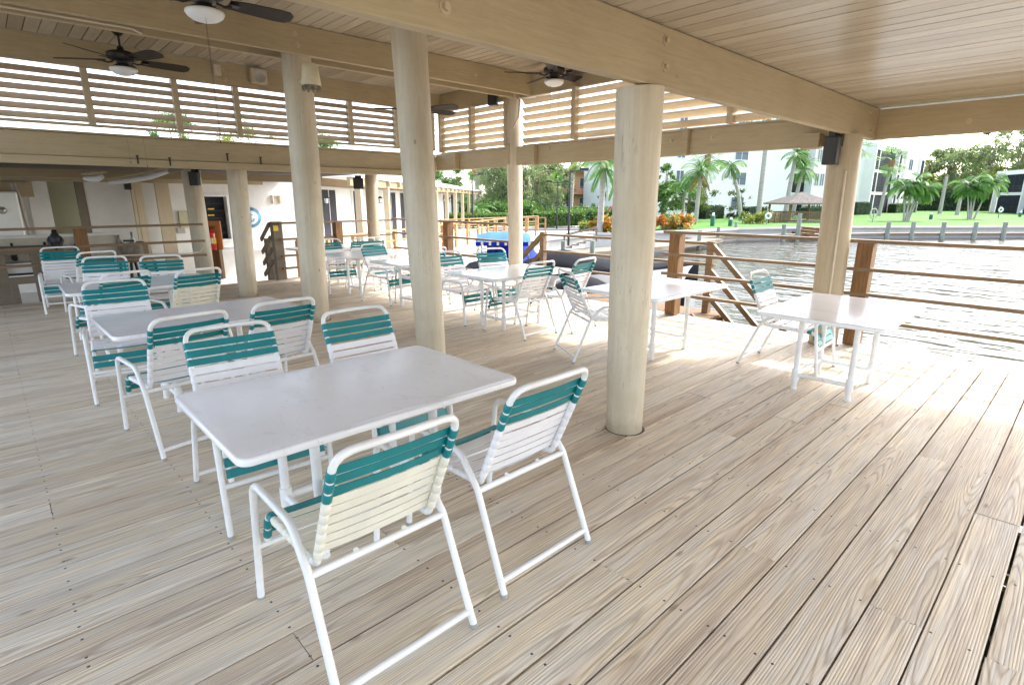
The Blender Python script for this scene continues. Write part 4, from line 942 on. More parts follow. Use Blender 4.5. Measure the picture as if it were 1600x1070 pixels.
# ================================================================== BOATS AND DOCKS
def boat(label, c, ang, L, W, zt, cover, hullm, bulge=.35, name='covered_boat'):
    root = thing(name, label, 'boat', (c[0],c[1],WZ), ang)
    st = []; N = 14; mb = MB()
    for i in range(N+1):
        s = i/N; x = -L/2+L*s; wv = W/2*(1-max(0,(s-.45)/.55)**2.2)*(.86+.14*min(1,s*5)); h = zt*(.9+.25*s**2)
        st.append([(x, -wv*k, z) for k, z in ((1.0,h),(1.02,h*.8),(.85,.05),(.4,-.25),(0,-.32))] + [(x, wv*k, z) for k, z in ((.4,-.25),(.85,.05),(1.02,h*.8),(1.0,h))])
    n = len(st[0]); vs = [v for s in st for v in s]; fs = [(i*n+k,(i+1)*n+k,(i+1)*n+k+1,i*n+k+1) for i in range(N) for k in range(n-1)]
    fs.append(tuple(range(n))); mb.add(vs, fs, True); mb.build('hull', hullm, root)
    mb = MB(); g = []; K = 12
    for i in range(N+1):
        s = i/N; x = -L/2-.02+(L+.04)*s; wv = (W/2+.03)*(1-max(0,(s-.45)/.55)**2.2)*(.86+.14*min(1,s*5)); h = zt*(.9+.25*s**2)
        hump = bulge*(math.exp(-((s-.42)/.17)**2)+.5*math.exp(-((s-.08)/.08)**2)+.18)
        for k in range(K+1):
            a = -1+2*k/K; z = h + hump*(1-abs(a)**2.4) + .02*math.sin(i*2.1+k*1.3)
            if k in (0,K): z = h-.62
            g.append((x, a*wv, z))
    mb.add(g, [(i*(K+1)+k,(i+1)*(K+1)+k,(i+1)*(K+1)+k+1,i*(K+1)+k+1) for i in range(N) for k in range(K)], True)
    mb.build('cover', cover, root); return root
b1 = ground(905,13.6,0); boat('long boat under a charcoal cover beyond the landing rail', b1, R(35), 5.6, 2.1, 1.05, M_sail, M_hull, .42)
b2 = ground(928,11.3,0); boat('nearer boat under a black cover behind the foreground pillar', b2, R(25), 3.6, 1.7, .72, M_sail, M_hull, .42)
# blue covered boat on a lift with light blue canopy
b3 = ground(806,15.6,0); root = boat('boat wrapped in a bright blue cover beside the slender corner pillar', b3, R(136), 4.2, 1.35, 1.1, M_blue, M_blue, .45)
c3 = ground(787,15.0,0); cn = thing('boat_canopy', 'light blue canopy with a blue and white edge above the blue covered boat', 'canopy', (c3.x,c3.y,0), R(46.7))
def cz(a, bb): return .60+.22*(1-a*a)*(1-.35*bb*bb) + .012*math.sin(bb*9)
mb = MB(); K = 10; g = []
for i in range(11):
    for k in range(K+1):
        a = -1+2*k/K; bb = -1+2*i/10; g.append((bb*.70, a*.95, cz(a, bb)))
mb.add(g, [(i*(K+1)+k,(i+1)*(K+1)+k,(i+1)*(K+1)+k+1,i*(K+1)+k+1) for i in range(10) for k in range(K)], True); mb.build('canvas', M_ltblue, cn)
for y in (-.955,.945):
    mb = MB()
    for k in range(7):
        x = -.70+.2*k; mb.cm = 0; mb.box((x,y,.50),(x+.14,y+.01,.605)); mb.cm = 1; mb.box((x+.14,y+.001,.52),(x+.20,y+.009,.604))
    mb.build('valance', [M_blue, M_hull], cn)
mb = MB(); gg = []                                    # hanging side curtain with folds
for i in range(25):
    x = -.42+.035*i
    for z in (.56,.1,-.35,-.85): gg.append((x, -.80+.03*math.sin(i*1.3)+.02*math.sin(z*5+i), z))
mb.add(gg, [(i*4+k,(i+1)*4+k,(i+1)*4+k+1,i*4+k+1) for i in range(24) for k in range(3)], True)
mb.build('side_curtain', M_blue, cn)
mb = MB()
for sx in (-.64,.64):
    for sy in (-.85,.85): mb.cyl((sx,sy,-1.3),(sx,sy,.64),.022,n=8)
mb.build('pole', M_steel, cn)
# concrete bulkhead beside the boats
def seawall(label, pts, ztop, h=1.8, th=.35, m=M_concrete, name='seawall'):
    root = thing(name, label, 'seawall'); mb = MB()
    for a, b_ in zip(pts[:-1], pts[1:]):
        a, b_ = Vector((*a,0)), Vector((*b_,0)); d = (b_-a).normalized(); nrm = Vector((d.y,-d.x,0))
        mb.bar(a+Vector((0,0,ztop-h/2))+nrm*.1, b_+Vector((0,0,ztop-h/2))+nrm*.1, th, h)
    mb.build('wall', m, root)
    mb = MB()
    for a, b_ in zip(pts[:-1], pts[1:]):
        a, b_ = Vector((*a,0)), Vector((*b_,0)); d = (b_-a).normalized(); nrm = Vector((d.y,-d.x,0))
        mb.bar(a+Vector((0,0,ztop+.03))+nrm*.12, b_+Vector((0,0,ztop+.03))+nrm*.12, th+.22, .12)
    mb.build('cap', m, root)
    return root
seawall('pale concrete bulkhead behind the boats with vertical panels', SHORE[2:6], -.42)
seawall('concrete seawall along the lawn on the far side of the water', SHORE[5:12], -.33)
def pile(x, y, z0, z1, label, r=.12, m=M_pile):
    mb = MB(); mb.tube([(x,y,z0),(x+random.uniform(-.03,.03),y,z1)], r, 10, radii=[r*1.05,r*.92]); return tag(mb.build('mooring_pile', m), label, 'pile', 'mooring piles along the docks')
# near side dock in front of the bulkhead
DOCK = [atz(800,402,-.62), atz(900,397,-.62), atz(1035,386,-.62), atz(1130,374,-.62)]
root = thing('floating_dock', 'grey plank dock curving along the bulkhead toward the lawn', 'dock')
mb = MB(); edges = []
out = [(p.x,p.y) for p in DOCK]; inn = []
for i, p in enumerate(DOCK):
    a = DOCK[max(0,i-1)]; b_ = DOCK[min(3,i+1)]; d = (b_-a).normalized(); nn = Vector((-d.y,d.x,0)); inn.append(((p+nn*1.5).x,(p+nn*1.5).y))
mb.prism(out+inn[::-1], -.67, -.60); mb.build('deck_planks', M_oldwood, root)
mb = MB(); mb.prism([(x,y) for x,y in out]+[(x+.0,y) for x,y in [( (a[0]*.95+b_[0]*.05),(a[1]*.95+b_[1]*.05)) for a,b_ in zip(out,inn)]][::-1], -.80, -.675); mb.build('fender', M_oldwood, root)
for i, px in enumerate((1092,1121,1148)):
    p = atz(px,385-8*i,-.9); pile(p.x,p.y,-2.2,-.02+.1*(i>1),'grey pile at the near dock end, '+('left','middle','right')[i]+' one')
for i, px in enumerate((832,880,925)):
    p = atz(px,397,-.6); pile(p.x,p.y,-2.2,-.05,'pile against the pale bulkhead, '+('left','middle','right')[i]+' of three', .11)
# steps from promenade down to the dock
p = ground(888,26.5,-.6); root = thing('dock_steps', 'small wooden steps from the promenade to the dock', 'steps', p, R(-50))
for i in range(4): part(lambda m: m.cbox((0,i*.32,.06+.11*i),(1.0,.34,.05)), 'tread', M_oldwood, root)
for s in (-1,1):
    part(lambda m: m.bar((s*.5,-.2,.6),(s*.5,1.3,.95),.04,.05), 'handrail', M_oldwood, root); part(lambda m: (m.cbox((s*.5,-.2,.3),(.06,.06,.6)), m.cbox((s*.5,1.3,.65),(.06,.06,.6))), 'post', M_oldwood, root)
# far dock walkway with piles and gaps beneath the seawall cap
FD = [(-17.9,31.3),(-16.6,36.6),(-11.1,45.9),(-3.5,54.4),(6.6,66.3),(20,85)]
root = thing('far_dock', 'narrow plank walkway hung along the far seawall above dark water', 'dock')
for a, b_ in zip(FD[:-1], FD[1:]):
    a, b_ = Vector((*a,0)), Vector((*b_,0)); d = (b_-a).normalized(); nn = Vector((d.y,-d.x,0)); L = (b_-a).length
    mb = MB(); mb.bar(a+nn*.55+Vector((0,0,-.66)), b_+nn*.55+Vector((0,0,-.66)), .75, .09); mb.build('walk_planks', M_oldwood, root)
    mb = MB(); mb.bar(a+nn*.93+Vector((0,0,-.74)), b_+nn*.93+Vector((0,0,-.74)), .05, .16); mb.build('edge_board', M_oldwood, root)
def shore_pt(px, off):
    """point on the far dock edge under pixel column px"""
    best = None
    for a, b_ in zip(FD[:-1], FD[1:]):
        for k in range(101):
            p = Vector((*a,0)).lerp(Vector((*b_,0)), k/100); d = p-O; c = Vector((d.dot(_r), d.dot(_u), d.dot(_f))); x = 800+FPX*c.x/c.z
            if best is None or abs(x-px) < best[0]: best = (abs(x-px), p, (Vector((*b_,0))-Vector((*a,0))).normalized())
    _, p, d = best; return p + Vector((d.y,-d.x,0))*off
POS = ('first','second','third','fourth','fifth','sixth','seventh','eighth')
for i, px in enumerate((1369,1411,1458,1506,1552,1597)):
    p = shore_pt(px,1.0); pile(p.x,p.y,-2.2,.12,POS[i]+' far dock pile counted rightwards from the water side pillar', .15)
for i, (px, z) in enumerate(((1210,.05),(1233,.75),(1268,.85))):
    p = shore_pt(px,1.0); pile(p.x,p.y,-2.2,z,('short pile left of the gazebo steps','tall pile at the left of the gazebo steps','tall pile at the right of the gazebo steps')[i], .15)
# lamp posts on the near promenade
def lamp_post(px, dep, h, label, heads=1, z0=-.45):
    p = ground(px, dep, z0); root = thing('lamp_post', label, 'street lamp', p)
    mb = MB(); mb.cyl((0,0,0),(0,0,h),.055,.04,10); mb.build('pole', M_black, root)
    mb = MB(); d = _r
    for s in ((1,) if heads == 1 else (-1,1)):
        mb.bar((0,0,h-.1),tuple(d*.5*s+Vector((0,0,h-.05))),.05,.05); mb.cbox(tuple(d*.62*s+Vector((0,0,h))),(.4,.25,.12), R(46)); 
    mb.build('lamp_head', M_black, root)
lamp_post(870,40,3.3,'thin dark lamp post with two heads in front of the hedge',2)
lamp_post(888,26,3.4,'dark lamp post nearest the sabal palm, standing on the pale promenade',1)
lamp_post(739,40,3.8,'dark lamp post at the end of the white building',1)
# ================================================================== FAR BUILDINGS
def facade_frame(px0, d0, px1, d1, z):
    a, b_ = ground(px0,d0,z), ground(px1,d1,z); d = b_-a; return a, d.length, math.atan2(d.y,d.x)
def windows(root, L, specs, wallm=None):
    """specs: (s0,s1,z0,z1,kind) on the local x axis, front = -y"""
    for s0,s1,z0,z1,kind in specs:
        if kind == 'screen':
            f = part(lambda m: (m.box((s0-.12,-.10,z0-.14),(s1+.12,.02,z0)), m.box((s0-.12,-.10,z1),(s1+.12,.02,z1+.14)), m.box((s0-.12,-.10,z0),(s0,.02,z1)), m.box((s1,-.10,z0),(s1+.12,.02,z1))), 'balcony', M_facade, root)
            part(lambda m: m.box((s0,-.05,z0),(s1,-.03,z1)), 'screen', M_screen, f)
            part(lambda m: ([m.box((s0+(s1-s0)*k/4-.02,-.075,z0),(s0+(s1-s0)*k/4+.02,-.055,z1)) for k in range(5)], [m.box((s0,-.09,z0+.22*q),(s1,-.08,z0+.22*q+.035)) for q in (1,2,3,4)]), 'railing_bars', M_dark, f)
        else:
            f = part(lambda m: (m.box((s0-.06,-.05,z0-.08),(s1+.06,.02,z0)), m.box((s0-.06,-.05,z1),(s1+.06,.02,z1+.06)), m.box((s0-.06,-.05,z0),(s0,.02,z1)), m.box((s1,-.05,z0),(s1+.06,.02,z1)), m.box(((s0+s1)/2-.03,-.05,z0),((s0+s1)/2+.03,0.02,z1))), 'window', M_facade, root)
            part(lambda m: m.box((s0,-.02,z0),(s1,-.005,z1)), 'pane', M_win, f)
            part(lambda m: m.box((s0,-.035,(z0+z1)/2-.03),(s1,-.022,(z0+z1)/2+.03)), 'bar', M_dark, f)
# block with plain wall left of the water side pillar
a, L, an = facade_frame(1010,63,1262,73,-.3); root = thing('apartment_building', 'large plain white apartment block behind the palms and gazebo', 'building', a, an)
part(lambda m: m.box((0,0,-.3),(L,14,13.2)), 'wall', M_facade, root)
def lx(px):                                         # pixel column -> local x on this facade
    t0, t1 = -14.0, L+12
    dirv = Vector((math.cos(an), math.sin(an), 0))
    for _ in range(50):
        t = (t0+t1)/2; q = a+dirv*t; c = q-O; x = 800+FPX*c.dot(_r)/c.dot(_f)
        if x > px: t1 = t
        else: t0 = t
    return t
W = []
for fl in range(4):
    z = .75+2.85*fl
    W += [(lx(1052),lx(1063),z,z+1.45,'w'), (lx(1140),lx(1159),z+.0,z+1.4,'w')]
windows(root, L, W)
def box_l(name, x0, x1, y0, y1, z0, z1, m): return part(lambda mm: mm.box((x0,y0,z0),(x1,y1,z1)), name, m, root)
bal = [(lx(1231),lx(1252),-.1+2.85*fl,2.2+2.85*fl,'screen') for fl in range(4)]; windows(root, L, bal)
box_l('downpipe', L-.5, L-.15, -.3, -.001, -.3, 13, M_beige)
# right wing with paired windows
a2, L2, an2 = facade_frame(1262,71.5,1362,78,-.3); root = thing('apartment_building', 'white apartment wing with paired windows behind the gazebo and the water side pillar', 'building', a2, an2)
part(lambda m: m.box((0,0,-.3),(L2,14,12.4)), 'wall', M_facade, root)
windows(root, L2, [(L2*s,L2*(s+.055),z0,z0+1.45,'w') for fl in range(4) for s in (.03,.105) for z0 in (.75+2.85*fl,)])
part(lambda m: (m.box((L2*.27,-.25,-.3),(L2*.30,-.001,12.3)),), 'downpipe', M_beige, root)
# screened balcony block right of the pillar
a3, L3, an3 = facade_frame(1351,76,1432,98,-.3); root = thing('apartment_building', 'white apartment building with three storeys of dark screened balconies, a palm in front', 'building', a3, an3)
part(lambda m: m.box((0,0,-.3),(L3,16,9.1)), 'wall', M_facade, root)
part(lambda m: m.box((-.3,-.35,-.3),(0,3,9.1)), 'end_pier', M_facade, root)
windows(root, L3, [(L3*.02,L3*.34,.0+2.9*fl,2.55+2.9*fl,'screen') for fl in range(3)] + [(L3*.38,L3*.47,.0+2.9*fl,2.55+2.9*fl,'screen') for fl in range(3)] +
        [(L3*.64,L3*.72,.6+2.9*fl,2.2+2.9*fl,'w') for fl in range(3)] + [(L3*.86,L3*.97,.1+2.9*fl,2.4+2.9*fl,'screen') for fl in range(3)])
for s in (.36,.50,.82): part(lambda m: m.box((L3*s,-.5,-.3),(L3*s+.4,-.1,9)), 'pilaster', M_facade, root)
# far right block
a4, L4, an4 = facade_frame(1553,86,1650,72,-.3); root = thing('apartment_building', 'white framed building with two storeys of blue black screens at the right edge', 'building', a4, an4)
part(lambda m: m.box((0,0,-.3),(L4,12,6.0)), 'wall', M_facade, root)
windows(root, L4, [(.5,L4*.5-.2,.0+2.9*fl,2.5+2.9*fl,'screen') for fl in range(2)] + [(L4*.5+.2,L4-.5,.0+2.9*fl,2.5+2.9*fl,'screen') for fl in range(2)])
for s in (0,.5): part(lambda m: m.box((L4*s-.15,-.6,-.3),(L4*s+.15,-.1,6)), 'pilaster', M_facade, root)
# peach building and carport at the middle left
a5, L5, an5 = facade_frame(835,78,968,78,-.3); root = thing('apartment_building', 'peach coloured two storey building behind the weeping tree and sabal palm', 'building', a5, an5)
part(lambda m: m.box((0,0,-.3),(L5,10,5.6)), 'wall', M_peach, root)
windows(root, L5, [(1+2.6*i,2.4+2.6*i,z,z+1.3,'w') for i in range(int(L5//2.6)) for z in (.8,3.4)])
part(lambda m: (m.box((-.2,-1.2,2.6),(L5,-.01,2.75)), m.box((-.2,-1.22,3.5),(L5,-1.16,3.56)), [m.box((i*.5,-1.2,2.75),(i*.5+.06,-1.16,3.5)) for i in range(int(L5*2))]), 'gallery', M_peach, root)
part(lambda m: m.box((-.5,-1.4,5.6),(L5+.5,10.4,5.9)), 'roof', M_beige, root)
a6, L6, an6 = facade_frame(860,60,935,58,-.3); root = thing('carport', 'low dark flat carport roof on thin posts behind the clipped hedge', 'carport', a6, an6)
part(lambda m: m.box((0,0,1.0),(L6,4,1.14)), 'roof', M_dark, root)
for i in range(3): part(lambda m: m.box((.3+i*(L6-.6)/2,.2,-.3),(.42+i*(L6-.6)/2,.32,1.0)), 'post', M_beige, root)
# parked cars (far, mostly hidden)
def car(px, dep, label, m, ang):
    p = ground(px,dep,-.3); root = thing('parked_car', label, 'car', p, ang)
    prof = [(-2.2,.35),(-2.2,.75),(-1.5,.85),(-1.0,1.35),(.6,1.38),(1.2,.92),(2.1,.78),(2.2,.4)]
    mb = MB(); n = len(prof); vs = [(x,-.85*(1-.12*(z>1)),z) for x,z in prof]+[(x,.85*(1-.12*(z>1)),z) for x,z in prof]
    mb.add(vs, [tuple(range(n)),tuple(range(n,2*n))[::-1]]+[(i,n+i,n+(i+1)%n,(i+1)%n) for i in range(n)]); mb.build('body', m, root, bevel=.06)
    mb = MB(); mb.add([(-.95,-.80,.92),(.95,-.80,.92),(.5,-.765,1.28),(-.85,-.765,1.28)],[(0,1,2,3)]); mb.add([(-.95,.80,.92),(.95,.80,.92),(.5,.765,1.28),(-.85,.765,1.28)],[(3,2,1,0)]); mb.build('window', M_win, root)
    for x in (-1.35,1.35):
        for s in (-1,1): mb = MB(); mb.cyl((x,.88*s,.32),(x,.68*s,.32),.32,n=14); mb.build('wheel', M_black, root)
car(974,50,'red car half seen at the left edge of the foreground pillar', M_carred, R(10))
car(1509,108,'silver car parked behind the right palm cluster', M_steel, R(-10))
# gazebo
g0 = ground(1247,50.5,-.3); root = thing('gazebo', 'shingle roofed gazebo on the far bank with brown railings', 'gazebo', (g0.x,g0.y,-.3), R(-42))
S = 2.25
mb = MB(); mb.add([(-S,-S,1.62),(S,-S,1.62),(S,S,1.62),(-S,S,1.62),(0,0,2.58)],[(0,1,4),(1,2,4),(2,3,4),(3,0,4),(3,2,1,0)]); rf = mb.build('roof', M_shingle, root)
part(lambda m: (m.box((-S,-S-.04,1.50),(S,-S,1.63)), m.box((-S,S,1.50),(S,S+.04,1.63)), m.box((-S-.04,-S,1.50),(-S,S,1.63)), m.box((S,-S,1.50),(S+.04,S,1.63))), 'eave_board', M_rail, rf)
for sx in (-1,1):
    for sy in (-1,1): part(lambda m: m.cbox((sx*1.85,sy*1.85,.79),(.14,.14,1.5)), 'post', M_post, root)
part(lambda m: m.box((-2,-2,-.05),(2,2,.1)), 'floor', M_oldwood, root)
for k in range(4):
    M = Matrix.Rotation(R(90*k),3,'Z')
    def f(m):
        m.cbox(M@Vector((0,-1.85,.85)),(3.6,.09,.06),M=M); m.cbox(M@Vector((0,-1.85,.2)),(3.6,.05,.06),M=M)
        for i in range(22): m.cbox(M@Vector((-1.7+i*.162,-1.85,.52)),(.04,.04,.62),M=M)
    part(f, 'railing', M_rail, root)
def railp(label, pxa, da, pxb, db):
    a_, b_ = ground(pxa,da,-.3), ground(pxb,db,-.3); r = thing('picket_railing', label, 'railing'); M = Matrix.Rotation(math.atan2(b_.y-a_.y,b_.x-a_.x),3,'Z')
    n = int((b_-a_).length/.16)
    def f(m):
        for i in range(n): q = a_.lerp(b_,i/n); m.cbox((q.x,q.y,.12),(.04,.04,.7),M=M)
    part(f,'pickets',M_rail,r); part(lambda m: m.bar((a_.x,a_.y,.5),(b_.x,b_.y,.5),.10,.06),'top_rail',M_rail,r)
    for i in range(4): q = a_.lerp(b_,i/3); part(lambda m: m.cbox((q.x,q.y,.1),(.12,.12,.95),M=M),'post',M_post,r)
railp('brown picket railing left of the gazebo behind the yellow shrub', 1192,47,1219,48)
p = shore_pt(1250,.1); root = thing('gazebo_steps','wooden steps from far dock up to the gazebo','steps',(p.x,p.y,-.75),R(-42))
for i in range(3): part(lambda m: m.cbox((0,.35*i,.15+.17*i),(3.0,.38,.16)),'tread',M_post,root)
# life rings
def ring(px, dep, z, label):
    p = ground(px,dep,0); root = thing('life_ring', label, 'life ring', (p.x,p.y,z), R(46))
    mb = MB(); mb.tube([(.20*math.cos(a*math.pi/9),0,.20*math.sin(a*math.pi/9)) for a in range(18)], .075, 8, closed=True); mb.build('ring', M_hull, root)
    mb = MB(); mb.cyl((0,.12,-1.1),(0,.12,.4),.05,n=8); mb.build('post', M_pile, root)
ring(1199.5,44.8,.35,'white life ring on a post beside the gazebo'); ring(1562,60,.55,'white life ring on a post near the right edge of the lawn')
p = ground(1363,48.5,-.3); root = thing('hose_stand','round coiled hose on a stand by the seawall right of the water side pillar','hose stand',p,R(40))
mb = MB(); mb.tube([(.28*math.cos(a*math.pi/9),0,.75+.42*math.sin(a*math.pi/9)) for a in range(18)], .05, 6, closed=True); mb.build('hose', M_grey, root)
mb = MB(); mb.cyl((0,0,0),(0,0,1.2),.04,n=8); mb.build('post', M_pile, root)
for px, dep, lab in ((1113,42,'green dock power post on the lawn edge left'),(1141,42,'smaller green post right of the first power post'),(1454,56,'small green post on the far lawn behind the seawall'),(1593,64,'green post at the right edge of the lawn')):
    p = ground(px,dep,-.3); root = thing('power_post', lab, 'post', p); h = .95 if px == 1113 else .6
    mb = MB(); mb.cbox((0,0,h*.4),(.28,.2,h*.8)); mb.build('cabinet', M_green, root, bevel=.02); mb = MB(); mb.lathe([(.1,h*.8),(.09,h),(0,h+.05)],(0,0,0),8); mb.build('cap', M_hull, root)
# ================================================================== VEGETATION
def quads_mesh(name, P, A, B, rnd, m, parent=None):
    """P centres, A and B half axes (n,3): rhombic leaf per row"""
    n = len(P); V = np.empty((n,4,3)); V[:,0] = P-A; V[:,1] = P-B*.5+A*.1; V[:,2] = P+A; V[:,3] = P+B*.5+A*.1
    me = bpy.data.meshes.new(name); me.vertices.add(4*n); me.vertices.foreach_set('co', V.reshape(-1))
    me.loops.add(4*n); me.loops.foreach_set('vertex_index', np.arange(4*n, dtype=np.int32))
    me.polygons.add(n); me.polygons.foreach_set('loop_start', np.arange(0,4*n,4, dtype=np.int32)); me.polygons.foreach_set('loop_total', np.full(n,4,dtype=np.int32))
    me.update(calc_edges=True); me.materials.append(m)
    a = me.attributes.new('rnd','FLOAT','FACE'); a.data.foreach_set('value', np.ascontiguousarray(rnd, dtype=np.float32))
    o = bpy.data.objects.new(name, me); COL.objects.link(o)
    if parent is not None: o.parent = parent
    return o
def unit(n): v = RNG.normal(size=(n,3)); return v/np.linalg.norm(v,axis=1,keepdims=True)
def leaf_cloud(centres, radii, n, size, droop=0.0, flat=1.0):
    """n leaves spread over clumps; returns P,A,B,rnd"""
    centres = np.array(centres); radii = np.array(radii); w_ = radii**2; idx = RNG.choice(len(centres), n, p=w_/w_.sum())
    d = unit(n); rr = np.minimum(np.abs(RNG.normal(size=n))*.42+RNG.random(n)*.45, 1.35); P = centres[idx] + d*(radii[idx]*rr)[:,None]*np.array([1,1,flat])
    A = unit(n); A[:,2] -= droop; A /= np.linalg.norm(A,axis=1,keepdims=True)
    B = np.cross(A, unit(n)); B /= np.linalg.norm(B,axis=1,keepdims=True)
    s = size*RNG.uniform(.6,1.3,n)[:,None]
    cr = RNG.random(len(centres)); rnd = np.clip(.55*cr[idx]+.45*RNG.random(n),0.01,1)
    return P, A*s, B*s*.9, rnd
def tree(name, label, px, dep, h, wd, m, n=9000, leaf=.22, z0=-.3, trunk_h=.35, clumps=34, droop=0.0, lean=0.0, group=None, trunk_r=.22, flat=.8, hole=.0):
    p = ground(px, dep, z0); root = thing(name, label, 'tree', p, 0, group)
    cs = []; rs = []
    ztop = h; zb = h*trunk_h
    for i in range(clumps):
        a = random.uniform(0,2*math.pi); q = random.random()**.6; f = random.random()
        env = math.sin(math.pi*min(1,max(.12,f*.85+.12)))**.7
        x = math.cos(a)*q*wd/2*env; y = math.sin(a)*q*wd/2*env; z = zb+(ztop-zb)*f
        r = wd*random.uniform(.055,.15); cs.append((x+lean*z,y,z)); rs.append(r)
    P,A,B,rn = leaf_cloud(cs, rs, n, leaf, droop, flat); quads_mesh('crown', P,A,B,rn, m, root)
    mb = MB(); mb.tube([(0,0,-.3),(lean*h*.15+.05,0,h*.18),(lean*h*.3,.05,h*.4),(lean*h*.6,0,h*.7)], trunk_r, 9, radii=[trunk_r*1.25,trunk_r,trunk_r*.75,trunk_r*.3])
    for i in range(9):
        c = Vector(cs[i*3 % len(cs)]); s = Vector((lean*h*.3,.05,h*(.2+.25*random.random()))); mid = s.lerp(c,.5)+Vector((0,0,-.05*h)); mb.tube([s,mid,c], .05, 6, radii=[trunk_r*.45,trunk_r*.25,.03])
    mb.build('trunk', M_bark, root); return root
def fronds(origin, n, L, elev, m, root, leafl=.5, name='crown', droop=1.0, seed=0, dirs=None, lw=.013):
    rnd = random.Random(seed); P = []; A = []; B = []; Rn = []; mb = MB()
    for i in range(n):
        a = 2*math.pi*(i*.618+rnd.random()*.08); e = R(rnd.uniform(*elev)); l = L*rnd.uniform(.8,1.1); K = 14; pts = []; c = Vector(origin)
        tone = rnd.uniform(.1,1)
        d = Vector((math.cos(a)*math.cos(e), math.sin(a)*math.cos(e), math.sin(e)))
        pos = c.copy()
        for k in range(K+1):
            pts.append(pos.copy()); pos = pos + d*(l/K); d = (d + Vector((0,0,-1))*(droop*.16*(k/K+.35))).normalized()
        mb.tube(pts, .02, 4, cap=False, radii=[.035*(1-.8*k/K)+.006 for k in range(K+1)])
        for k in range(1, K*3):
            f = k/(K*3); j = min(int(f*K), K-1); q = pts[j].lerp(pts[j+1], f*K-j); tdir = (pts[j+1]-pts[j]).normalized()
            side = tdir.cross(Vector((0,0,1)));
            if side.length < .1: side = Vector((1,0,0))
            side.normalize(); ll = leafl*math.sin(math.pi*min(1,f*.85+.14))**.6
            for s in (-1,1):
                v = (side*s*.8 + tdir*.55 + Vector((0,0,-.45*droop-rnd.uniform(0,.3)))).normalized()*ll/2
                P.append(tuple(q+v)); A.append(tuple(v)); b = v.cross(side if abs(v.normalized().dot(Vector((0,0,1))))>.8 else Vector((0,0,1))).normalized()*lw*2; B.append(tuple(b)); Rn.append(min(1,max(.01,tone*.7+.3*rnd.random())))
    o = quads_mesh(name, np.array(P), np.array(A), np.array(B), np.array(Rn), m, root)
    mb.build('frond_stem', m, root)
    return o
def palm(label, px, dep, h, L, n=18, lean=(0,0), m=L_palm, tr=.15, elev=(-25,70), leafl=.6, trunkm=None, boots=False, dry=4, z0=-.3, group='palms on the banks', crown=True, name='palm_tree', droop=1.0, lw=.013):
    p = ground(px, dep, z0); root = thing(name, label, 'palm', p, 0, group)
    top = _r*lean[0] + Vector((0,0,h)); mid = _r*(lean[0]*.35) + Vector((0,0,h*.5))
    mb = MB(); mb.tube([Vector((0,0,-.3)), Vector((0,0,.1)), mid, top], tr, 10, radii=[tr*1.4,tr*1.15,tr,tr*.85]); mb.build('trunk', trunkm or M_palmtrunk, root)
    if boots:
        mb = MB(); q = mid.lerp(top,.62); mb.tube([q, q.lerp(top,.5), top+Vector((0,0,.15))], tr*1.5, 12, radii=[tr*1.1,tr*1.9,tr*1.5]); mb.build('frond_boots', M_boots, root)
    if crown:
        fronds(top, n, L, elev, m, root, leafl, droop=droop, seed=int(px), lw=lw)
        if dry: fronds(top-Vector((0,0,.1)), dry, L*.8, (-60,-30), L_dry if dry > 4 else m, root, leafl, 'hanging_fronds', droop=.8, seed=int(px)+5)
    return root
def sabal(label, px, dep, h, L, lean=(0,0), m=L_palm, z0=-.3, tr=.18):
    """fan palm: stiff petioles with round fans"""
    p = ground(px, dep, z0); root = thing('sabal_palm', label, 'palm', p, 0, 'palms on the banks')
    top = _r*lean[0] + Vector((0,0,h)); mid = _r*(lean[0]*.4) + Vector((0,0,h*.5))
    mb = MB(); mb.tube([Vector((0,0,-.3)), mid, top], tr, 10, radii=[tr*1.2,tr,tr*.9]); mb.build('trunk', M_palmtrunk, root)
    mb = MB(); q = mid.lerp(top,.6); mb.tube([q, q.lerp(top,.5), top], tr*1.5, 12, radii=[tr*1.05,tr*1.8,tr*1.7]); mb.build('frond_boots', M_boots, root)
    P = []; A = []; B = []; Rn = []; mb = MB(); rd = random.Random(int(px))
    for i in range(30):
        a = i*2.4; e = R(rd.uniform(-50,75)); d = Vector((math.cos(a)*math.cos(e), math.sin(a)*math.cos(e), math.sin(e))); l = L*rd.uniform(.5,.8)
        c = top + d*l + Vector((0,0,-.12*l*abs(math.cos(e)))); mb.tube([top, c], .02, 4, cap=False); t = rd.random()
        s = d.cross(Vector((0,0,1))).normalized() if abs(d.z) < .95 else Vector((1,0,0)); u = s.cross(d)
        for k in range(16):
            b = R(-115+230*k/15); v = (d*math.cos(b)+s*math.sin(b)+Vector((0,0,-.25))).normalized()*L*.22
            P.append(tuple(c+v)); A.append(tuple(v)); B.append(tuple(v.cross(u).normalized()*.06)); Rn.append(min(1,max(.01,t*.7+.3*rd.random())))
    quads_mesh('crown', np.array(P), np.array(A), np.array(B), np.array(Rn), m, root); mb.build('frond_stem', m, root); return root
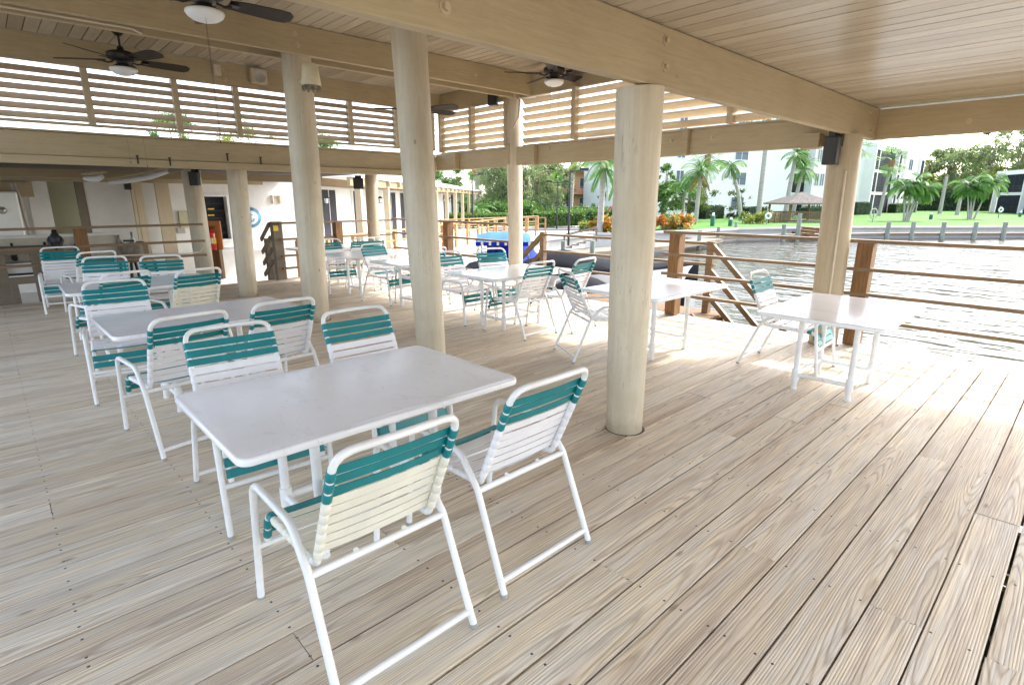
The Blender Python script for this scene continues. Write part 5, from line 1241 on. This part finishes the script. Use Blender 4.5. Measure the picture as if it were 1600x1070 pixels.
def hedge(label, px0, d0, px1, d1, h, th, m, n=5000, leaf=.08, z0=-.3, name='hedge', cat='hedge', group=None, rough=.06):
    a, b_ = ground(px0,d0,z0), ground(px1,d1,z0); d = b_-a; L = d.length; an = math.atan2(d.y,d.x); root = thing(name, label, cat, a, an, group)
    u = RNG.random((n,3)); P = np.empty((n,3)); P[:,0] = u[:,0]*L; P[:,1] = (u[:,1]-.5)*th; P[:,2] = h*u[:,2]
    f = RNG.integers(0,4,n); P[f==0,2] = h; P[f==1,1] = -th/2; P[f==2,1] = th/2
    P += RNG.normal(size=(n,3))*rough; A = unit(n); B = np.cross(A,unit(n)); s = leaf*RNG.uniform(.6,1.3,n)[:,None]
    quads_mesh('foliage', P, A*s, B*s, np.clip(RNG.random(n),.01,1), m, root)
    mb = MB(); mb.box((.04,-th/2+.07,0),(L-.04,th/2-.07,h-.07)); mb.build('branch_core', L_dark, root); return root
def bush(label, px, dep, h, wd, m, n=1500, leaf=.12, z0=-.3, name='shrub', up=0.0, m2=None):
    p = ground(px, dep, z0); root = thing(name, label, 'shrub', p)
    cs = [(random.uniform(-.42,.42)*wd, random.uniform(-.35,.35)*wd, h*random.uniform(.2,.75)) for _ in range(12)]; rs = [wd*random.uniform(.12,.22) for _ in cs]
    P,A,B,rn = leaf_cloud(cs, rs, n, leaf, -up); P[:,2] = np.maximum(P[:,2], .02); quads_mesh('foliage', P,A,B,rn, m, root)
    if m2 is not None:
        P,A,B,rn = leaf_cloud(cs, rs, n//2, leaf, -up); P[:,2] = np.maximum(P[:,2], .02); quads_mesh('foliage', P,A,B,rn, m2, root)
    mb = MB()
    for i in range(6): mb.tube([(0,0,-.05), cs[i]], .025, 5)
    mb.build('stem', M_bark, root); return root
BT = 'big trees beyond the far lawn'
# right background
tree('oak_tree','large grey green oak filling the top right corner of the far bank',1580,100,13.8,16,L_olive,13000,.22,clumps=70,group=BT,trunk_r=.4,trunk_h=.3)
tree('oak_tree','tall olive oak between screened balconies and the bare pole trunk',1472,104,11.0,13,L_olive,11000,.22,clumps=60,group=BT,trunk_r=.4,trunk_h=.25)
tree('oak_tree','broad oak standing behind the second palm cluster',1524,110,11.6,14,L_green,10000,.24,clumps=60,group=BT,trunk_r=.4,trunk_h=.3)
tree('broadleaf_tree','yellow green tree just right of the balcony building',1438,106,9.5,9,L_yellow,9000,.22,clumps=30,group=BT,trunk_h=.25)
tree('broadleaf_tree','low yellow green tree under the big oak at right',1545,98,7,9,L_yellow,7000,.2,clumps=26,group=BT,trunk_h=.2)
tree('broadleaf_tree','low dark tree between the palm clusters',1480,112,6.5,13,L_green,10000,.2,clumps=36,group=BT,trunk_h=.08)
tree('pine_tree','thin pine rising above the oaks at upper right, left one',1533,105,15.5,4,L_pine,1500,.2,clumps=14,group=BT,trunk_h=.6,trunk_r=.18)
tree('pine_tree','thin pine rising above the oaks at upper right, right one',1543,107,14.8,3.5,L_pine,1200,.2,clumps=12,group=BT,trunk_h=.6,trunk_r=.16)
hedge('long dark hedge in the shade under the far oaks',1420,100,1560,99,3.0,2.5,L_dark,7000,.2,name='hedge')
# palms right
sabal('cabbage palm with brown boots leaning in front of the balcony building',1373,68,6.4,2.2,lean=(.55,0),z0=-.3)
def cluster(label, px, dep, stems, z0=-.3):
    p = ground(px, dep, z0); root = thing('clustering_palm', label, 'palm', p, 0, 'multi stemmed palms on the far lawn')
    for i, (dx, h) in enumerate(stems):
        top = _r*dx + Vector((0,0,h)); mb = MB(); mb.tube([_r*(dx*.22)+Vector((0,0,-.1)), _r*(dx*.55)+Vector((0,0,h*.5)), top], .07, 8, radii=[.10,.065,.055]); mb.build('trunk', M_palmtrunk, root)
        fronds(top, 20, 1.9, (-30,78), L_palm, root, .60, droop=1.5, seed=int(px)+i, lw=.018)
cluster('christmas palm cluster with three stems right of the balcony building',1414,52,[(-.55,3.0),(.15,3.4),(1.2,3.0),(.7,2.6)])
cluster('christmas palm cluster near the right edge with crossing stems',1516,57,[(-1.0,3.3),(.1,3.6),(1.5,3.5),(-.4,2.9)])
palm('bare leaning palm trunk between the two palm clusters',1468,78,5.0,1,crown=False,lean=(0,0),tr=.22,dry=0)
palm('second bare palm trunk left of the right palm cluster',1495,72,4.2,1,crown=False,lean=(.1,0),tr=.2,dry=0)
palm('palm frond crown entering from the right edge of the photo',1640,60,5.2,3.2,14,lean=(-.8,0))
# palms in front of the plain block
palm('tall bare looking grey palm trunk in front of the plain white block',1184,56,10.5,2.5,14,lean=(0,0),tr=.22)
palm('leaning foxtail palm left of the gazebo crossing a window',1158,52,4.95,1.75,13,lean=(-1.45,0),tr=.16,elev=(-30,50),leafl=.55,droop=1.3)
palm('big feathery queen palm with drooping fronds above the croton bed',1087,50,4.3,2.5,18,lean=(.1,0),tr=.17,elev=(-20,65),leafl=.75,droop=1.35,dry=5)
palm('second feathery queen palm behind, slightly left',1066,55,3.4,2.2,14,lean=(0,0),tr=.15,leafl=.65,droop=1.3)
sabal('cabbage palm crown showing under the beam above the queen palm',1098,60,6.4,2.0)
palm('palm behind the gazebo with arching fronds, left trunk',1226,60,6.6,2.1,14,lean=(.4,0),tr=.22,leafl=.6,droop=1.3)
palm('palm behind the gazebo with arching fronds, right trunk',1238,62,5.2,2.2,14,lean=(.5,0),tr=.2,leafl=.6,droop=1.3)
sabal('cabbage palm crown peeping out either side of the water side pillar',1322,66,8.0,2.2)
tree('crape_myrtle','thin leaved small tree against the plain white block',1150,60,2.9,3.4,L_pine,650,.11,clumps=16,trunk_h=.3,trunk_r=.06,z0=-.3)
tree('broadleaf_tree','dark round tree behind the queen palms',1075,58,4.2,5.5,L_oak,5000,.13,clumps=44,trunk_h=.2)
tree('broadleaf_tree','bright green tree seen right of the foreground pillar edge',1035,54,5.0,3.5,L_green,3000,.15,clumps=40,trunk_h=.1)
for i,(a_,b__,dp,h) in enumerate(((1096,1125,57,1.25),(1162,1192,58,1.1),(1255,1290,58,1.15),(1331,1354,72,1.5))):
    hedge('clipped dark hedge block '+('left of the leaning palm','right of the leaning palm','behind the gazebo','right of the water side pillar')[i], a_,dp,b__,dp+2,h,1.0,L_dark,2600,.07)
hedge('green hedge under the balcony building',1392,82,1424,86,1.3,1.2,L_green,1800,.1)
for i,(px,dp) in enumerate(((1141,57.5),(1148,57.5))): bush('small round clipped bush under the thin leaved tree, '+('left','right')[i],px,dp,.8,.9,L_dark,500,.07)
bush('yellow green shrub left of the gazebo railing',1182,46,1.1,2.4,L_yellow,1500,.10); bush('green shrub behind the yellow one by the gazebo',1168,47.5,1.0,1.5,L_green,700,.10)
for i,(px,dp,wd) in enumerate(((1040,37,1.5),(1066,37.5,1.9),(948,33.5,1.6),(936,34.5,1.1))):
    bush(('orange red croton bush just right of the foreground pillar','large orange and red croton bush on the bank','croton bush left of the foreground pillar','smaller croton bush beside the palm trunk')[i],px,dp,1.25,wd,L_croton,1100,.11,-.4,'croton_bush',m2=L_green)
bush('lime green shrub between the crotons',1052,38.5,1.3,1.4,L_green,700,.1)
# middle left
palm('foxtail palm with grey trunk left of the foreground pillar',937,33,4.0,2.3,16,lean=(.1,0),tr=.17,elev=(-15,60),leafl=.75,droop=1.2)
palm('second foxtail palm partly behind the foreground pillar',962,36,3.4,2.1,14,tr=.15,leafl=.7,droop=1.3)
sabal('cabbage palm with round head left of the foxtail palm',891,56,5.4,1.5,lean=(.2,0)); sabal('small cabbage palm behind the two headed lamp post',866,60,3.6,1.3)
sabal('cabbage palm with brown boots behind the white roof',748,58,5.1,1.6,lean=(-.2,0),tr=.26)
tree('weeping_tree','large grey green weeping tree behind the slender corner pillar, right half',838,52,5.9,6.6,L_olive,15000,.10,clumps=46,trunk_h=.22,droop=.8,flat=1.2)
tree('weeping_tree','grey green weeping tree left of the slender corner pillar',780,53,5.8,6.4,L_olive,13000,.10,clumps=42,trunk_h=.22,droop=.8,flat=1.2)
tree('broadleaf_tree','bright green tree behind the white roof',712,64,5.6,7,L_green,8000,.14,clumps=34,trunk_h=.2)
tree('broadleaf_tree','dark tree behind the cabbage palm at left',765,70,6.3,8,L_oak,8000,.16,clumps=34,trunk_h=.1)
tree('broadleaf_tree','tree behind the carport',955,72,3.4,5,L_green,4500,.14,clumps=28,trunk_h=.05)
tree('broadleaf_tree','taller tree behind the foxtail palms',975,72,6.0,6,L_oak,6000,.16,clumps=28,trunk_h=.1)
tree('broadleaf_tree','tree behind the weeping tree at its right shoulder',862,74,6.6,6,L_oak,5000,.16,clumps=44,trunk_h=.2)
palm('low wild date palm by the hedge left of the slender pillar',742,46,1.2,2.0,14,tr=.2,leafl=.5)
hedge('long clipped green hedge right of the slender corner pillar',838,43,908,44,.95,1.6,L_hedge,6000,.08); hedge('long clipped green hedge left of the slender corner pillar',700,42,796,43,.85,1.6,L_hedge,6000,.08)
hedge('loose green planting behind the right hedge',830,50,960,50,.95,2,L_green,5000,.13,name='planting',cat='planting',rough=.2)
hedge('loose green planting behind the left hedge',700,48,835,48,1.4,2,L_green,6000,.14,name='planting',cat='planting',rough=.25)
hedge('low yellow green edging by the palm trunk near the road',905,38,962,38,.5,.8,L_yellow,1500,.08,z0=-.4,rough=.08)
# tree tops glimpsed through the left louvres
for i,(px,dp,h,wd,m_) in enumerate(((300,40,7.5,5,L_green),(410,44,7.2,7,L_yellow),(520,48,7.0,6,L_green))):
    tree('broadleaf_tree','tree top glimpsed through the left louvres, '+('leftmost','middle','rightmost')[i],px,dp,h,wd,m_,6000,.09,clumps=26,group='trees behind the clubhouse')
